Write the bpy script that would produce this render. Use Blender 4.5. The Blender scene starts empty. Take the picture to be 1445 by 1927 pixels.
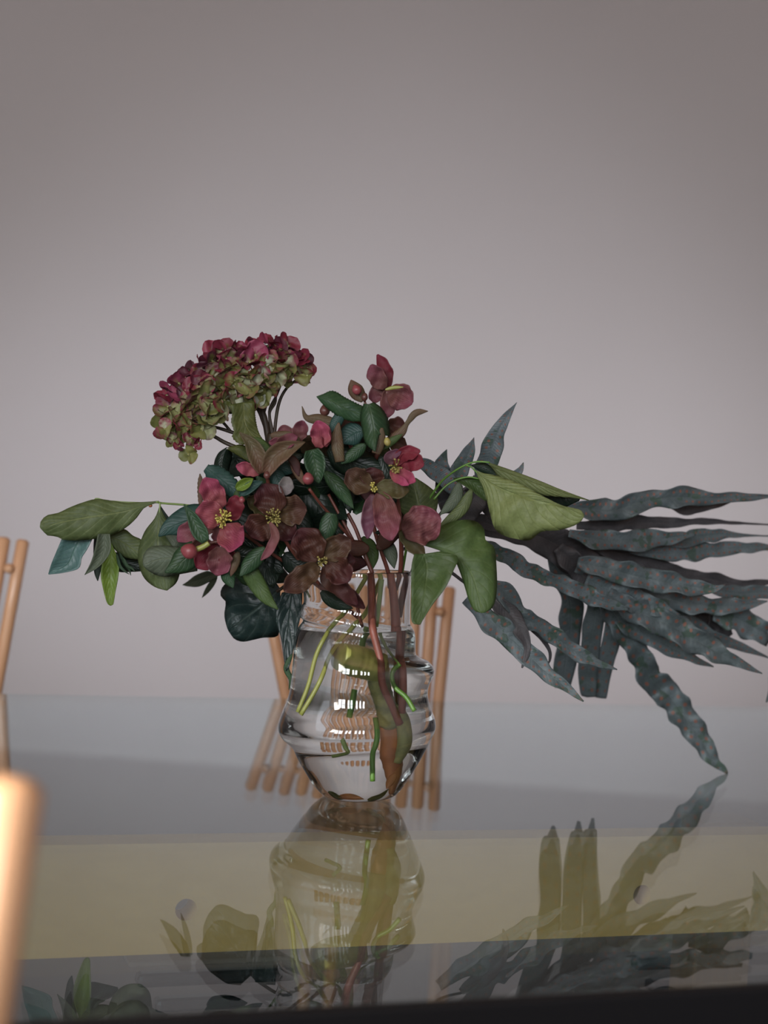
import bpy, math, random
import numpy as np
from mathutils import Matrix, Vector
rnd = random.Random(7)
sc = bpy.context.scene
col = sc.collection

# ---------------------------------------------------------------- camera
F = 3000.0; W0, H0 = 1445.0, 1927.0
PITCH, ROLL = math.radians(1.43), math.radians(4.0)
D0 = 1.553; TABLE_Z = 0.75
M = (Matrix.Rotation(math.radians(90) - PITCH, 4, 'X') @ Matrix.Rotation(ROLL, 4, 'Z')).to_3x3()
def ray(px, py):
    return M @ Vector(((px - W0/2)/F, -(py - H0/2)/F, -1.0))
ZC = TABLE_Z - ray(672, 1502).z * D0
CAM = Vector((0, 0, ZC))
cam_data = bpy.data.cameras.new('camera'); cam = bpy.data.objects.new('camera', cam_data); col.objects.link(cam)
cam.matrix_world = Matrix.Translation(CAM) @ M.to_4x4()
cam_data.sensor_fit = 'VERTICAL'; cam_data.sensor_height = 36; cam_data.lens = F / H0 * 36
cam_data.clip_start = 0.05
cam_data.dof.use_dof = True; cam_data.dof.focus_distance = 1.54; cam_data.dof.aperture_fstop = 4.3
sc.camera = cam
sc.view_settings.view_transform = 'Standard'; sc.view_settings.look = 'None'
sc.view_settings.gamma = 1; sc.view_settings.use_curve_mapping = False
sc.view_settings.exposure = -0.98
sc.cycles.max_bounces = 16; sc.cycles.transmission_bounces = 14; sc.cycles.transparent_max_bounces = 24
sc.cycles.caustics_refractive = True; sc.cycles.caustics_reflective = True
sc.cycles.blur_glossy = 0.3; sc.cycles.sample_clamp_indirect = 6
# ---------------------------------------------------------------- world, window and added fill light
wd = bpy.data.worlds.new('world'); sc.world = wd; wd.use_nodes = True
wd.node_tree.nodes['Background'].inputs[0].default_value = (0.62, 0.60, 0.66, 1)
wd.node_tree.nodes['Background'].inputs[1].default_value = 0.18
def area(name, loc, target, sx, sy, power, color, spread=180):
    l = bpy.data.lights.new(name, 'AREA'); l.shape = 'RECTANGLE'; l.size = sx; l.size_y = sy
    l.energy = power; l.color = color; l.spread = math.radians(spread)
    o = bpy.data.objects.new(name, l); col.objects.link(o); o.location = loc
    o.rotation_euler = (Vector(target) - Vector(loc)).to_track_quat('-Z', 'Y').to_euler()
    return o
WIN_Y = -2.4      # windows in the wall behind the camera: panes of light between bars
for wx, wdt in ((-2.3, .42), (-1.78, .42), (-1.1, .22), (-.75, .22), (-.15, .2), (.25, .2), (.65, .2)):
    for wz, ht in ((1.55, .5), (2.12, .5)):
        area('window_and_fill_light', (wx, WIN_Y, wz), (wx + .25, 0, wz - .1), wdt, ht, 34*wdt*ht/.21, (.93, .96, 1.0))
area('window_and_fill_light', (-2.45, 0.2, 1.9), (0.1, 1.6, 0.9), 1.3, 1.2, 10, (.80, .88, 1.0))
area('window_and_fill_light', (-2.45, 4.2, 1.0), (0.4, 5.5, .85), 1.8, .5, 27, (.86, .90, 1.0), 84)  # added side light, no known window; grades the back wall towards the top
area('window_and_fill_light', (2.45, 4.2, 1.0), (-0.4, 5.5, .85), 1.8, .5, 26, (.90, .92, 1.0), 84)  # its added twin on the right, for the same wall gradient
area('post_fill_light', (-1.0, .05, 1.35), (-.16, .62, .9), .35, .35, 7, (1.0, .93, .82), 50)  # added to brighten the near chair post; stands for no real lamp

# ---------------------------------------------------------------- projection helpers
def P(px, py, d): return CAM + ray(px, py) * d
def T(px, py, z=TABLE_Z):
    r = ray(px, py); return CAM + r * ((z - ZC) / r.z)
CR = {'A': (290, 620, 4.379), 'B': (330, 840, 4.129), 'C': (560, 650, 5.16), 'D': (600, 840, 5.558),
      'E': (60, 900, 4.014), 'F': (740, 740, 3.803), 'G': (860, 900, 2.470), 'H': (400, 1040, 3.141),
      'I': (380, 760, 5.558), '0': (0, 0, 1.0)}
def cv(c, pts):
    x0, y0, s = CR[c]
    return [(x0 + p[0]/s, y0 + p[1]/s) for p in pts]

# ---------------------------------------------------------------- materials
def mat(name, base=(.5, .5, .5), rough=.5, **kw):
    m = bpy.data.materials.new(name); m.use_nodes = True
    b = m.node_tree.nodes['Principled BSDF']
    b.inputs['Base Color'].default_value = (*base, 1); b.inputs['Roughness'].default_value = rough
    for k, v in kw.items(): b.inputs[k.replace('_', ' ')].default_value = v
    return m
class NT:
    def __init__(s, m): s.nt = m.node_tree; s.n = s.nt.nodes; s.l = s.nt.links; s.b = s.n.get('Principled BSDF')
    def node(s, t, **props):
        n = s.n.new(t)
        for k, v in props.items(): setattr(n, k, v)
        return n
    def link(s, a, b): s.l.new(a, b)
    def val(s, sock, v):
        if hasattr(v, 'is_output') or hasattr(v, 'links'): s.link(v, sock)
        else: sock.default_value = v
    def math(s, op, a, b=0.0, c=None, clamp=False):
        n = s.node('ShaderNodeMath', operation=op, use_clamp=clamp)
        s.val(n.inputs[0], a); s.val(n.inputs[1], b)
        if c is not None: s.val(n.inputs[2], c)
        return n.outputs[0]
    def mix(s, f, a, b, mode='MIX'):
        n = s.node('ShaderNodeMix', data_type='RGBA', blend_type=mode)
        s.val(n.inputs[0], f)
        for i, v in ((6, a), (7, b)):
            if isinstance(v, tuple): n.inputs[i].default_value = (*v, 1)
            else: s.link(v, n.inputs[i])
        return n.outputs[2]
    def noise(s, scale, detail=3, vec=None, rough=.5):
        n = s.node('ShaderNodeTexNoise'); n.inputs['Scale'].default_value = scale
        n.inputs['Detail'].default_value = detail; n.inputs['Roughness'].default_value = rough
        if vec is not None: s.link(vec, n.inputs['Vector'])
        return n.outputs['Fac']
    def ramp(s, f, stops):
        n = s.node('ShaderNodeValToRGB'); s.link(f, n.inputs[0])
        e = n.color_ramp.elements
        while len(e) < len(stops): e.new(.5)
        for el, (p, c) in zip(e, stops): el.position = p; el.color = (*c, 1)
        return n.outputs[0]
    def bump(s, h, strength=.3, dist=.001):
        n = s.node('ShaderNodeBump'); n.inputs['Strength'].default_value = strength; n.inputs['Distance'].default_value = dist
        s.link(h, n.inputs['Height']); s.link(n.outputs[0], s.b.inputs['Normal'])
    def coord(s, which='Object'): return s.node('ShaderNodeTexCoord').outputs[which]
    def sep(s, v):
        n = s.node('ShaderNodeSeparateXYZ'); s.link(v, n.inputs[0]); return n.outputs
    def translucent(s, colour, fac):
        out = s.n['Material Output']; t = s.node('ShaderNodeBsdfTranslucent'); mx = s.node('ShaderNodeMixShader')
        if isinstance(colour, tuple): t.inputs[0].default_value = (*colour, 1)
        else: s.link(colour, t.inputs[0])
        mx.inputs[0].default_value = fac
        s.link(s.b.outputs[0], mx.inputs[1]); s.link(t.outputs[0], mx.inputs[2]); s.link(mx.outputs[0], out.inputs[0])

def leaf_mat(name, c1, c2, vein, rough=.5, nveins=9, vein_amt=.5, slope=5.0, bump=.4, trans=.15, patch=25.0, rand=.12, edge=None):
    m = mat(name, c1, rough); t = NT(m); t.b.inputs['Specular IOR Level'].default_value = .28
    uv = t.sep(t.coord('UV')); u, v = uv[0], uv[1]
    a = t.math('ABSOLUTE', t.math('SUBTRACT', v, .5))
    n = t.noise(patch, 4, t.coord('Object'))
    c = t.mix(t.math('MULTIPLY_ADD', n, 2.2, -.6, clamp=True), c1, c2)
    mid = t.math('SUBTRACT', 1.0, t.math('DIVIDE', a, .035, clamp=True))
    ph = t.math('SUBTRACT', t.math('MULTIPLY', u, float(nveins)), t.math('MULTIPLY', a, slope))
    sv = t.math('POWER', t.math('ABSOLUTE', t.math('SINE', t.math('MULTIPLY', ph, math.pi))), 10.0)
    sv = t.math('SUBTRACT', 1.0, t.math('POWER', t.math('ABSOLUTE', t.math('SINE', t.math('MULTIPLY', ph, math.pi))), .35))
    veins = t.math('MAXIMUM', mid, t.math('MULTIPLY', sv, .55))
    c = t.mix(t.math('MULTIPLY', veins, vein_amt), c, vein)
    c = t.mix(t.math('MULTIPLY', t.math('MULTIPLY_ADD', t.noise(420, 3, t.coord('Object')), 3.0, -1.1, clamp=True), .28), c, tuple(x*.45 for x in c1))
    if edge: c = t.mix(t.math('POWER', t.math('MULTIPLY', a, 2.0), 5.0), c, edge)
    oi = t.node('ShaderNodeObjectInfo').outputs['Random']
    hs = t.node('ShaderNodeHueSaturation'); t.link(c, hs.inputs['Color'])
    t.link(t.math('MULTIPLY_ADD', oi, 2*rand, 1 - rand), hs.inputs['Value'])
    t.link(hs.outputs[0], t.b.inputs['Base Color'])
    h = t.math('ADD', t.math('MULTIPLY', veins, -1.0), t.math('MULTIPLY', t.noise(260, 3, t.coord('Object')), .5))
    t.bump(h, bump, .0012)
    if trans: t.translucent(hs.outputs[0], trans)
    return m
MT = {}
MT['green'] = leaf_mat('olive green leaf', (.066, .092, .034), (.092, .120, .046), (.24, .28, .12), .48)
MT['light'] = leaf_mat('light green leaf', (.115, .145, .052), (.150, .180, .068), (.22, .27, .10), .5, nveins=11, slope=6, bump=.8, vein_amt=.35)
MT['blue'] = leaf_mat('blue green leaf', (.055, .115, .110), (.10, .175, .165), (.09, .18, .12), .35, vein_amt=.5)
MT['grey'] = leaf_mat('grey green leaf', (.075, .10, .062), (.10, .12, .085), (.16, .19, .12), .5)
MT['bright'] = leaf_mat('yellow green leaf', (.085, .15, .022), (.16, .23, .03), (.20, .28, .06), .38)
MT['mid'] = leaf_mat('mid green leaf', (.042, .074, .022), (.062, .102, .030), (.11, .15, .055), .5, vein_amt=.4)
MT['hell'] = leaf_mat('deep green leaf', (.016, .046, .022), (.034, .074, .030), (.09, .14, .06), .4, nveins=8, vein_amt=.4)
MT['teal'] = leaf_mat('teal green leaf', (.018, .050, .044), (.028, .064, .054), (.05, .11, .07), .45, vein_amt=.3)
MT['dark'] = leaf_mat('blackish leaf and inner shade', (.007, .014, .010), (.012, .024, .014), (.03, .05, .035), .36, vein_amt=.4)  # also on fill leaves, where its near-black stands in for shade
MT['ivy'] = leaf_mat('glossy dark green leaf', (.009, .020, .019), (.014, .030, .028), (.11, .15, .13), .30, nveins=5, slope=4, vein_amt=.5, trans=.03, bump=.8)
MT['brac'] = leaf_mat('brown green bract', (.125, .055, .038), (.080, .078, .036), (.13, .06, .045), .5, vein_amt=.3)
MT['hyl'] = leaf_mat('mottled olive leaf', (.045, .058, .014), (.085, .095, .024), (.17, .17, .06), .5, vein_amt=.6, nveins=7, patch=60)
def fern_mat():
    m = leaf_mat('grey blue fern', (.066, .088, .094), (.110, .135, .148), (.14, .18, .165), .5, nveins=30, vein_amt=.25, slope=3, trans=.06, patch=30, rand=.2)
    t = NT(m); uv = t.sep(t.coord('UV')); u, v = uv[0], uv[1]
    at = t.node('ShaderNodeAttribute'); at.attribute_name = 'aspect'; at.attribute_type = 'OBJECT'
    a = t.math('ABSOLUTE', t.math('SUBTRACT', v, .5))
    per = t.math('MULTIPLY', u, at.outputs['Fac'])
    fu = t.math('SUBTRACT', t.math('FRACT', per), .5)
    fv = t.math('MULTIPLY', t.math('SUBTRACT', a, .26), 2.6)
    d = t.math('SQRT', t.math('ADD', t.math('MULTIPLY', fu, fu), t.math('MULTIPLY', fv, fv)))
    dot = t.math('LESS_THAN', d, .19)
    keep = t.math('GREATER_THAN', t.noise(38, 1, t.coord('Object')), .40)
    dot = t.math('MULTIPLY', t.math('MULTIPLY', dot, keep), .8)
    hs = [n for n in t.n if n.type == 'HUE_SAT'][0]
    g = t.mix(t.math('MULTIPLY', t.math('GREATER_THAN', t.noise(55, 4, t.coord('Object')), .60), .6), hs.outputs[0], (.03, .06, .035))
    c = t.mix(dot, g, (.18, .072, .05))
    t.link(c, t.b.inputs['Base Color'])
    return m
MT['fern'] = fern_mat()
MT['fernd'] = leaf_mat('brown grey fern', (.046, .044, .048), (.080, .076, .082), (.10, .095, .09), .55, nveins=24, vein_amt=.25, trans=.06)
def petal_mat(name, inner, outer, vein, rough=.5, trans=.2, rand=.12):
    m = mat(name, outer, rough); t = NT(m); t.b.inputs['Specular IOR Level'].default_value = .22
    uv = t.sep(t.coord('UV')); u, v = uv[0], uv[1]
    a = t.math('ABSOLUTE', t.math('SUBTRACT', v, .5))
    n = t.noise(45, 4, t.coord('Object'))
    c = t.mix(t.math('MULTIPLY_ADD', n, 1.2, t.math('SUBTRACT', u, .8), clamp=True), inner, outer)
    wob = t.math('MULTIPLY', t.noise(90, 3, t.coord('Object')), 5.0)
    st = t.math('POWER', t.math('ABSOLUTE', t.math('SINE', t.math('ADD', t.math('MULTIPLY', a, 40.0), wob))), 5.0)
    c = t.mix(t.math('MULTIPLY', st, .38), c, vein)
    sp = t.math('MULTIPLY_ADD', t.noise(520, 2, t.coord('Object')), 3.0, -1.2, clamp=True)
    c = t.mix(t.math('MULTIPLY', sp, .30), c, vein)
    c = t.mix(t.math('MULTIPLY', t.math('MULTIPLY_ADD', t.noise(30, 2, t.coord('Object')), 4.0, -1.8, clamp=True), .45), c, inner)
    oi = t.node('ShaderNodeObjectInfo').outputs['Random']
    hs = t.node('ShaderNodeHueSaturation'); t.link(c, hs.inputs['Color'])
    t.link(t.math('MULTIPLY_ADD', oi, 2*rand, 1 - rand), hs.inputs['Value'])
    t.link(hs.outputs[0], t.b.inputs['Base Color'])
    t.bump(t.math('ADD', st, t.noise(180, 3, t.coord('Object'))), .3, .0006)
    t.translucent(hs.outputs[0], trans)
    return m
MT['pink'] = petal_mat('magenta pink petal', (.26, .075, .075), (.36, .052, .140), (.16, .02, .05))
MT['rose'] = petal_mat('dusky rose petal', (.15, .065, .055), (.22, .055, .095), (.10, .02, .035))
MT['red'] = petal_mat('crimson petal', (.13, .020, .025), (.21, .022, .045), (.08, .01, .02))
MT['maroon'] = petal_mat('dark maroon petal', (.066, .028, .017), (.070, .018, .026), (.03, .008, .010))
MT['brown'] = petal_mat('brown maroon petal', (.085, .055, .026), (.075, .030, .028), (.045, .012, .014))
MT['olive'] = petal_mat('olive brown petal', (.080, .075, .028), (.060, .038, .020), (.05, .02, .014))
MT['lilac'] = petal_mat('purple maroon petal', (.11, .05, .06), (.13, .045, .085), (.06, .012, .03))
MT['pale'] = petal_mat('grey lilac petal', (.20, .19, .18), (.24, .21, .22), (.10, .05, .07))
def stem_mat(name, c1, c2, rough=.5, scale=60):
    m = mat(name, c1, rough); t = NT(m)
    n = t.noise(scale, 5, t.coord('Object'))
    t.link(t.mix(t.math('MULTIPLY_ADD', n, 2.4, -.7, clamp=True), c1, c2), t.b.inputs['Base Color'])
    t.bump(n, .4, .001); return m
MT['sred'] = stem_mat('red brown stem', (.15, .038, .026), (.085, .030, .020), .45)
MT['sredlit'] = stem_mat('brightened red brown stem', (.26, .075, .05), (.15, .05, .035), .45)  # lighter copy of sred: light missing under water put into the colour
MT['sgreen'] = stem_mat('green stem', (.13, .20, .045), (.17, .24, .07), .4)
MT['sbright'] = stem_mat('bright green stem', (.07, .17, .022), (.10, .21, .035), .35)
MT['syel'] = stem_mat('yellow green stem', (.27, .28, .07), (.20, .22, .05), .4)
MT['sstalk'] = stem_mat('ringed yellow green stalk', (.48, .47, .12), (.20, .23, .06), .45, 40)
MT['smott'] = stem_mat('mottled green brown stem', (.30, .29, .10), (.10, .11, .05), .5, 90)
MT['sorange'] = stem_mat('orange brown stem end', (.34, .13, .04), (.20, .065, .022), .5, 60)
MT['sdark'] = stem_mat('dark brown stem', (.040, .024, .016), (.055, .042, .022), .55)
MT['bud'] = stem_mat('pink bud skin', (.24, .055, .065), (.17, .035, .04), .4, 40)
MT['budb'] = stem_mat('brown red bud skin', (.11, .035, .03), (.07, .028, .02), .4, 40)
MT['yel'] = stem_mat('yellow stamen', (.55, .46, .10), (.42, .38, .10), .5, 200)
MT['nect'] = stem_mat('olive yellow nectary', (.30, .27, .07), (.22, .17, .06), .5, 200)
def hyd_mat():
    m = mat('hydrangea sepal', (.2, .2, .1), .55); t = NT(m)
    uv = t.sep(t.coord('UV')); u, v = uv[0], uv[1]
    a = t.math('ABSOLUTE', t.math('SUBTRACT', v, .5))
    oi = t.node('ShaderNodeObjectInfo').outputs['Random']
    at = t.node('ShaderNodeAttribute'); at.attribute_name = 'blush'; at.attribute_type = 'OBJECT'
    n = t.noise(150, 4, t.coord('Object'))
    green = t.ramp(oi, [(0, (.10, .11, .028)), (.5, (.17, .17, .05)), (.82, (.24, .25, .11)), (1, (.36, .37, .30))])
    redc = t.ramp(t.math('FRACT', t.math('MULTIPLY', oi, 7.3)), [(0, (.050, .010, .020)), (.4, (.13, .014, .030)), (.8, (.20, .020, .040)), (1, (.26, .050, .10))])
    f = t.math('ADD', at.outputs['Fac'], t.math('MULTIPLY_ADD', t.math('ADD', t.math('MULTIPLY', a, 1.6), t.math('MULTIPLY', u, .5)), .7, -.45))
    f = t.math('ADD', f, t.math('MULTIPLY_ADD', n, 1.6, -.8))
    f = t.math('MULTIPLY_ADD', f, 1.6, -.3, clamp=True)
    c = t.mix(f, green, redc)
    t.link(c, t.b.inputs['Base Color']); t.bump(n, .5, .001); t.translucent(c, .15)
    return m
MT['hyd'] = hyd_mat()
def wood_mat(name, c1, c2, rough=.5, scale=8, axis=2):
    m = mat(name, c1, rough); t = NT(m)
    mp = t.node('ShaderNodeMapping'); t.link(t.coord('Object'), mp.inputs[0])
    s = [14, 14, 14]; s[axis] = 1; mp.inputs['Scale'].default_value = s
    n = t.noise(scale, 6, mp.outputs[0], .6)
    t.link(t.mix(t.math('MULTIPLY_ADD', n, 2.0, -.5, clamp=True), c1, c2), t.b.inputs['Base Color'])
    t.bump(n, .15, .0008); return m
MT['beech'] = wood_mat('pale beech wood', (.50, .27, .145), (.60, .35, .20), .3)
MT['beam'] = wood_mat('yellow pine wood', (.78, .50, .17), (.88, .58, .21), .5, 5, 0)
MT['legw'] = wood_mat('brown wood', (.20, .12, .06), (.26, .16, .08), .5)
MT['black'] = mat('black lacquered steel', (.004, .004, .005), .55, Specular_IOR_Level=.15)
MT['steel'] = mat('dark painted steel', (.015, .018, .022), .3)
def wall_mat():
    m = mat('painted plaster', (.52, .46, .47), .85); t = NT(m)
    n = t.noise(1.3, 3, t.coord('Object'))
    t.link(t.mix(n, (.50, .462, .452), (.54, .50, .49)), t.b.inputs['Base Color'])
    t.bump(t.noise(240, 4, t.coord('Object'), .7), .25, .002); return m
MT['wall'] = wall_mat()
MT['ceil'] = mat('warm brown ceiling paint', (.50, .27, .15), .8)
MT['floor'] = wood_mat('dark grey brown floor boards', (.095, .077, .068), (.12, .10, .088), .5, 3, 0)
MT['board'] = wood_mat('white painted wood', (.45, .40, .38), (.48, .43, .41), .5, 3, 0)
def glass_mat(name, colour, ior, rough=0.0):
    m = bpy.data.materials.new(name); m.use_nodes = True; nt = m.node_tree; nt.nodes.clear()
    g = nt.nodes.new('ShaderNodeBsdfGlass'); o = nt.nodes.new('ShaderNodeOutputMaterial')
    g.inputs['Color'].default_value = (*colour, 1); g.inputs['IOR'].default_value = ior; g.inputs['Roughness'].default_value = rough
    nt.links.new(g.outputs[0], o.inputs[0]); return m
MT['vase'] = glass_mat('clear glass', (.985, .99, .99), 1.5)
MT['water'] = glass_mat('water', (.99, .995, .99), 1.33)
def sheet_glass(name, tint):
    """clear plate glass: Schlick reflection over tinted straight-through light"""
    m = bpy.data.materials.new(name); m.use_nodes = True; t = NT(m); t.n.clear()
    out = t.node('ShaderNodeOutputMaterial'); tr = t.node('ShaderNodeBsdfTransparent'); gl = t.node('ShaderNodeBsdfGlossy')
    tr.inputs[0].default_value = (*tint, 1); gl.inputs['Roughness'].default_value = 0.0
    gl.inputs['Color'].default_value = (.95, .98, 1, 1)
    g = t.node('ShaderNodeNewGeometry'); dp = t.node('ShaderNodeVectorMath', operation='DOT_PRODUCT')
    t.link(g.outputs['Incoming'], dp.inputs[0]); t.link(g.outputs['Normal'], dp.inputs[1])
    c = t.math('SUBTRACT', 1.0, t.math('ABSOLUTE', dp.outputs['Value']))
    f = t.math('MULTIPLY_ADD', t.math('POWER', c, 4.4), .95, .05)
    mx = t.node('ShaderNodeMixShader'); t.link(f, mx.inputs[0]); t.link(tr.outputs[0], mx.inputs[1]); t.link(gl.outputs[0], mx.inputs[2])
    t.link(mx.outputs[0], out.inputs[0]); return m
MT['plate'] = sheet_glass('clear plate glass', (.80, .86, .86))

# ---------------------------------------------------------------- object helpers
def props(o, label=None, cat=None, group=None, kind=None):
    for k, v in (('label', label), ('category', cat), ('group', group), ('kind', kind)):
        if v: o[k] = v
    return o
def empty(name, loc, label, cat, group=None):
    o = bpy.data.objects.new(name, None); col.objects.link(o); o.location = loc; o.empty_display_size = .02
    return props(o, label, cat, group)
def origin(o):
    v = Vector((0, 0, 0))
    while o is not None: v += o.location; o = o.parent
    return v
def make(name, verts, faces, m, parent=None, uvs=None, smooth=True, loc=None):
    """verts in world space; stored relative to the parent"""
    off = origin(parent) if parent else (Vector(loc) if loc else Vector((0, 0, 0)))
    me = bpy.data.meshes.new(name)
    me.from_pydata([tuple(Vector(v) - off) for v in verts], [], faces)
    if uvs is not None:
        lay = me.uv_layers.new(name='UVMap')
        for lp in me.loops: lay.data[lp.index].uv = uvs[lp.vertex_index]
    me.polygons.foreach_set('use_smooth', [smooth]*len(me.polygons)); me.update()
    me.materials.append(MT[m] if isinstance(m, str) else m)
    o = bpy.data.objects.new(name, me); col.objects.link(o)
    if parent: o.parent = parent
    elif loc: o.location = loc
    return o
def spline(pts, n):
    pts = [tuple(p) for p in pts]
    A = np.array(pts, float)
    if len(A) == 1: return np.repeat(A, n, 0)
    if len(A) > 2:
        E = np.vstack([2*A[0]-A[1], A, 2*A[-1]-A[-2]]); out = []
        for i in range(1, len(E)-2):
            p0, p1, p2, p3 = E[i-1:i+3]
            for k in range(12):
                t = k/12; out.append(.5*((2*p1)+(-p0+p2)*t+(2*p0-5*p1+4*p2-p3)*t*t+(-p0+3*p1-3*p2+p3)*t**3))
        out.append(A[-1]); A = np.array(out)
    q = A[:, :2]
    s = np.concatenate([[0], np.cumsum(np.linalg.norm(np.diff(q, axis=0), axis=1))])
    if s[-1] == 0: return np.repeat(A[:1], n, 0)
    s /= s[-1]; t = np.linspace(0, 1, n)
    return np.stack([np.interp(t, s, A[:, k]) for k in range(A.shape[1])], 1)
from mathutils import noise as mnoise
def sheet(name, mid, left, right, dep, m, parent, cup=.35, roll=0.0, wave=0.0, wfreq=5, arch=0.0, thick=.0006, nv=9, lump=.22, teeth=0.0, ls=26.0, crease=0.0, wpow=1.0):
    n = len(mid); vs = []; uv = []
    ph = rnd.uniform(0, 6.28); ph2 = rnd.uniform(0, 6.28)
    if isinstance(dep, (int, float)): dep = (dep, dep)
    ds = np.interp(np.linspace(0, 1, n), np.linspace(0, 1, len(dep)), dep)
    for i in range(n):
        t = i/(n-1)
        for j in range(nv):
            s = -1 + 2*j/(nv-1); e = left[i] if s < 0 else right[i]
            if teeth and 0 < i < n-1: e = e + (mid[i] - e)*teeth*((i + (s > 0)) % 2)
            a = abs(s); p = mid[i]*(1-a) + e*a
            wm = np.linalg.norm(e - mid[i]) * ds[i] / F
            d = ds[i] + cup*a*a*wm + roll*s*wm + arch*math.sin(math.pi*t)*.02
            d += lump*wm*mnoise.noise(Vector((p[0]/ls, p[1]/ls, ph)))
            if crease: d -= crease*wm*max(0, 1 - a*3.2)*-1
            if wave: d += wave*a**wpow*wm*math.sin(wfreq*2*math.pi*t + (ph if s < 0 else ph2))
            vs.append(P(p[0], p[1], d)); uv.append((t, j/(nv-1)))
    fs = [(i*nv+j, i*nv+j+1, (i+1)*nv+j+1, (i+1)*nv+j) for i in range(n-1) for j in range(nv-1)]
    o = make(name, vs, fs, m, parent, uv)
    if thick:
        so = o.modifiers.new('thickness', 'SOLIDIFY'); so.thickness = thick; so.offset = 0
    return o
def leaf_e(c, mid, left, right, dep, m, parent, name='leaf', n=26, **kw):
    return sheet(name, spline(cv(c, mid), n), spline(cv(c, left), n), spline(cv(c, right), n), dep, m, parent, **kw)
def ribbon(c, mid, hw, n, ruffle=0, rf=5, serr=0):
    s = CR[c][2]; A = spline([(*p, 0) for p in cv(c, mid)], n)[:, :2]
    if isinstance(hw, (int, float)): hw = (0.25*hw, .8*hw, hw, hw, .85*hw, .5*hw, 0.02*hw)
    w = np.array(hw, float)/s
    sw = spline([(i, v) for i, v in enumerate(w)], n)
    w = np.maximum(np.interp(np.linspace(0, len(hw)-1, n), sw[:, 0], sw[:, 1]), .02)
    T_ = np.gradient(A, axis=0); T_ /= np.linalg.norm(T_, axis=1)[:, None] + 1e-9
    N = np.stack([T_[:, 1], -T_[:, 0]], 1)
    a, b = rnd.uniform(0, 6), rnd.uniform(0, 6); t = np.linspace(0, 1, n)
    wl = w*(1 + ruffle*np.sin(rf*6.283*t + a) + .5*ruffle*np.sin(rf*11.1*t + b))
    wr = w*(1 + ruffle*np.sin(rf*6.9*t + b) + .5*ruffle*np.sin(rf*9.7*t + a))
    if serr:
        wl = wl*(1 - serr*(np.arange(n) % 3 == 1)); wr = wr*(1 - serr*(np.arange(n) % 3 == 2))
    return A, A + N*wl[:, None], A - N*wr[:, None]
def leaf(c, mid, hw, dep, m, parent, name='leaf', n=22, ruffle=0, rf=5, serr=0, **kw):
    A, L, R = ribbon(c, mid, hw, n, ruffle, rf, serr)
    return sheet(name, A, L, R, dep, m, parent, **kw)
def petal(c, mid, hw, dep, m, parent, n=22, cup=-.45, **kw):
    kw.setdefault('lump', .5); kw.setdefault('roll', rnd.uniform(-.25, .25)); kw.setdefault('ls', 16.0); kw.setdefault('nv', 13)
    hw2 = (.30*hw, .72*hw, .95*hw, hw, .95*hw, .72*hw, .12*hw)
    A, L, R = ribbon(c, mid, hw2, n, .06, 2.3)
    # round the tip
    return sheet('petal', A, L, R, dep, m, parent, cup=cup, wave=.16, wfreq=1.7, **kw)
def tube_pts(pts, rad, seg=10):
    """pts: world Vectors, rad: list"""
    n = len(pts); vs = []; up = Vector((.3, .2, 1)).normalized()
    for i in range(n):
        t = (pts[min(i+1, n-1)] - pts[max(i-1, 0)]).normalized()
        a = t.cross(Vector((0, 1, 0.13))).normalized(); b = t.cross(a).normalized()
        for k in range(seg):
            an = 2*math.pi*k/seg
            vs.append(pts[i] + (a*math.cos(an) + b*math.sin(an))*rad[i])
    fs = [(i*seg+k, i*seg+(k+1) % seg, (i+1)*seg+(k+1) % seg, (i+1)*seg+k) for i in range(n-1) for k in range(seg)]
    fs += [tuple(range(seg))[::-1], tuple((n-1)*seg + k for k in range(seg))]
    return vs, fs
def tube(c, pts, rad, dep, m, parent, name='stem', n=None, nodes=0, seg=10):
    s = CR[c][2]; n = n or max(6, 5*len(pts)); A = spline(cv(c, pts), n)
    if isinstance(dep, (int, float)): dep = (dep, dep)
    ds = np.interp(np.linspace(0, 1, n), np.linspace(0, 1, len(dep)), dep)
    if isinstance(rad, (int, float)): rad = (rad, rad)
    r = np.interp(np.linspace(0, 1, n), np.linspace(0, 1, len(rad)), rad)/s
    if nodes: r = r*(1 + nodes*(np.sin(np.linspace(0, 1, n)*nodes_f(len(pts)))**8))
    w = [P(A[i][0], A[i][1], ds[i]) for i in range(n)]
    vs, fs = tube_pts(w, [r[i]*ds[i]/F for i in range(n)], seg)
    return make(name, vs, fs, m, parent)
def nodes_f(k): return 3.14*k*1.7
def ellipsoid(c, cen, rx, ry, dep, m, parent, name='bud', ang=0, tip=0.25, nu=12, nv=14):
    s = CR[c][2]; (px, py), = cv(c, [cen]); k = dep/F; C0 = P(px, py, dep)
    X = (M @ Vector((1, 0, 0))); Y = (M @ Vector((0, 1, 0))); Z = (M @ Vector((0, 0, 1)))
    ca, sa = math.cos(math.radians(ang)), math.sin(math.radians(ang)); X, Y = X*ca + Y*sa, Y*ca - X*sa
    rx, ry = rx/s*k, ry/s*k; vs = []; uv = []
    for i in range(nu+1):
        th = math.pi*i/nu; y = math.cos(th); r = math.sin(th)*(1 - tip*max(y, 0))
        for j in range(nv):
            ph = 2*math.pi*j/nv; fl = 1 + .04*math.cos(5*ph)
            vs.append(C0 + X*(rx*r*math.cos(ph)*fl) + Z*(rx*r*math.sin(ph)*fl) + Y*ry*y); uv.append((i/nu, j/nv))
    fs = [(i*nv+j, i*nv+(j+1) % nv, (i+1)*nv+(j+1) % nv, (i+1)*nv+j) for i in range(nu) for j in range(nv)]
    return make(name, vs, fs, m, parent, uv)
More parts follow.
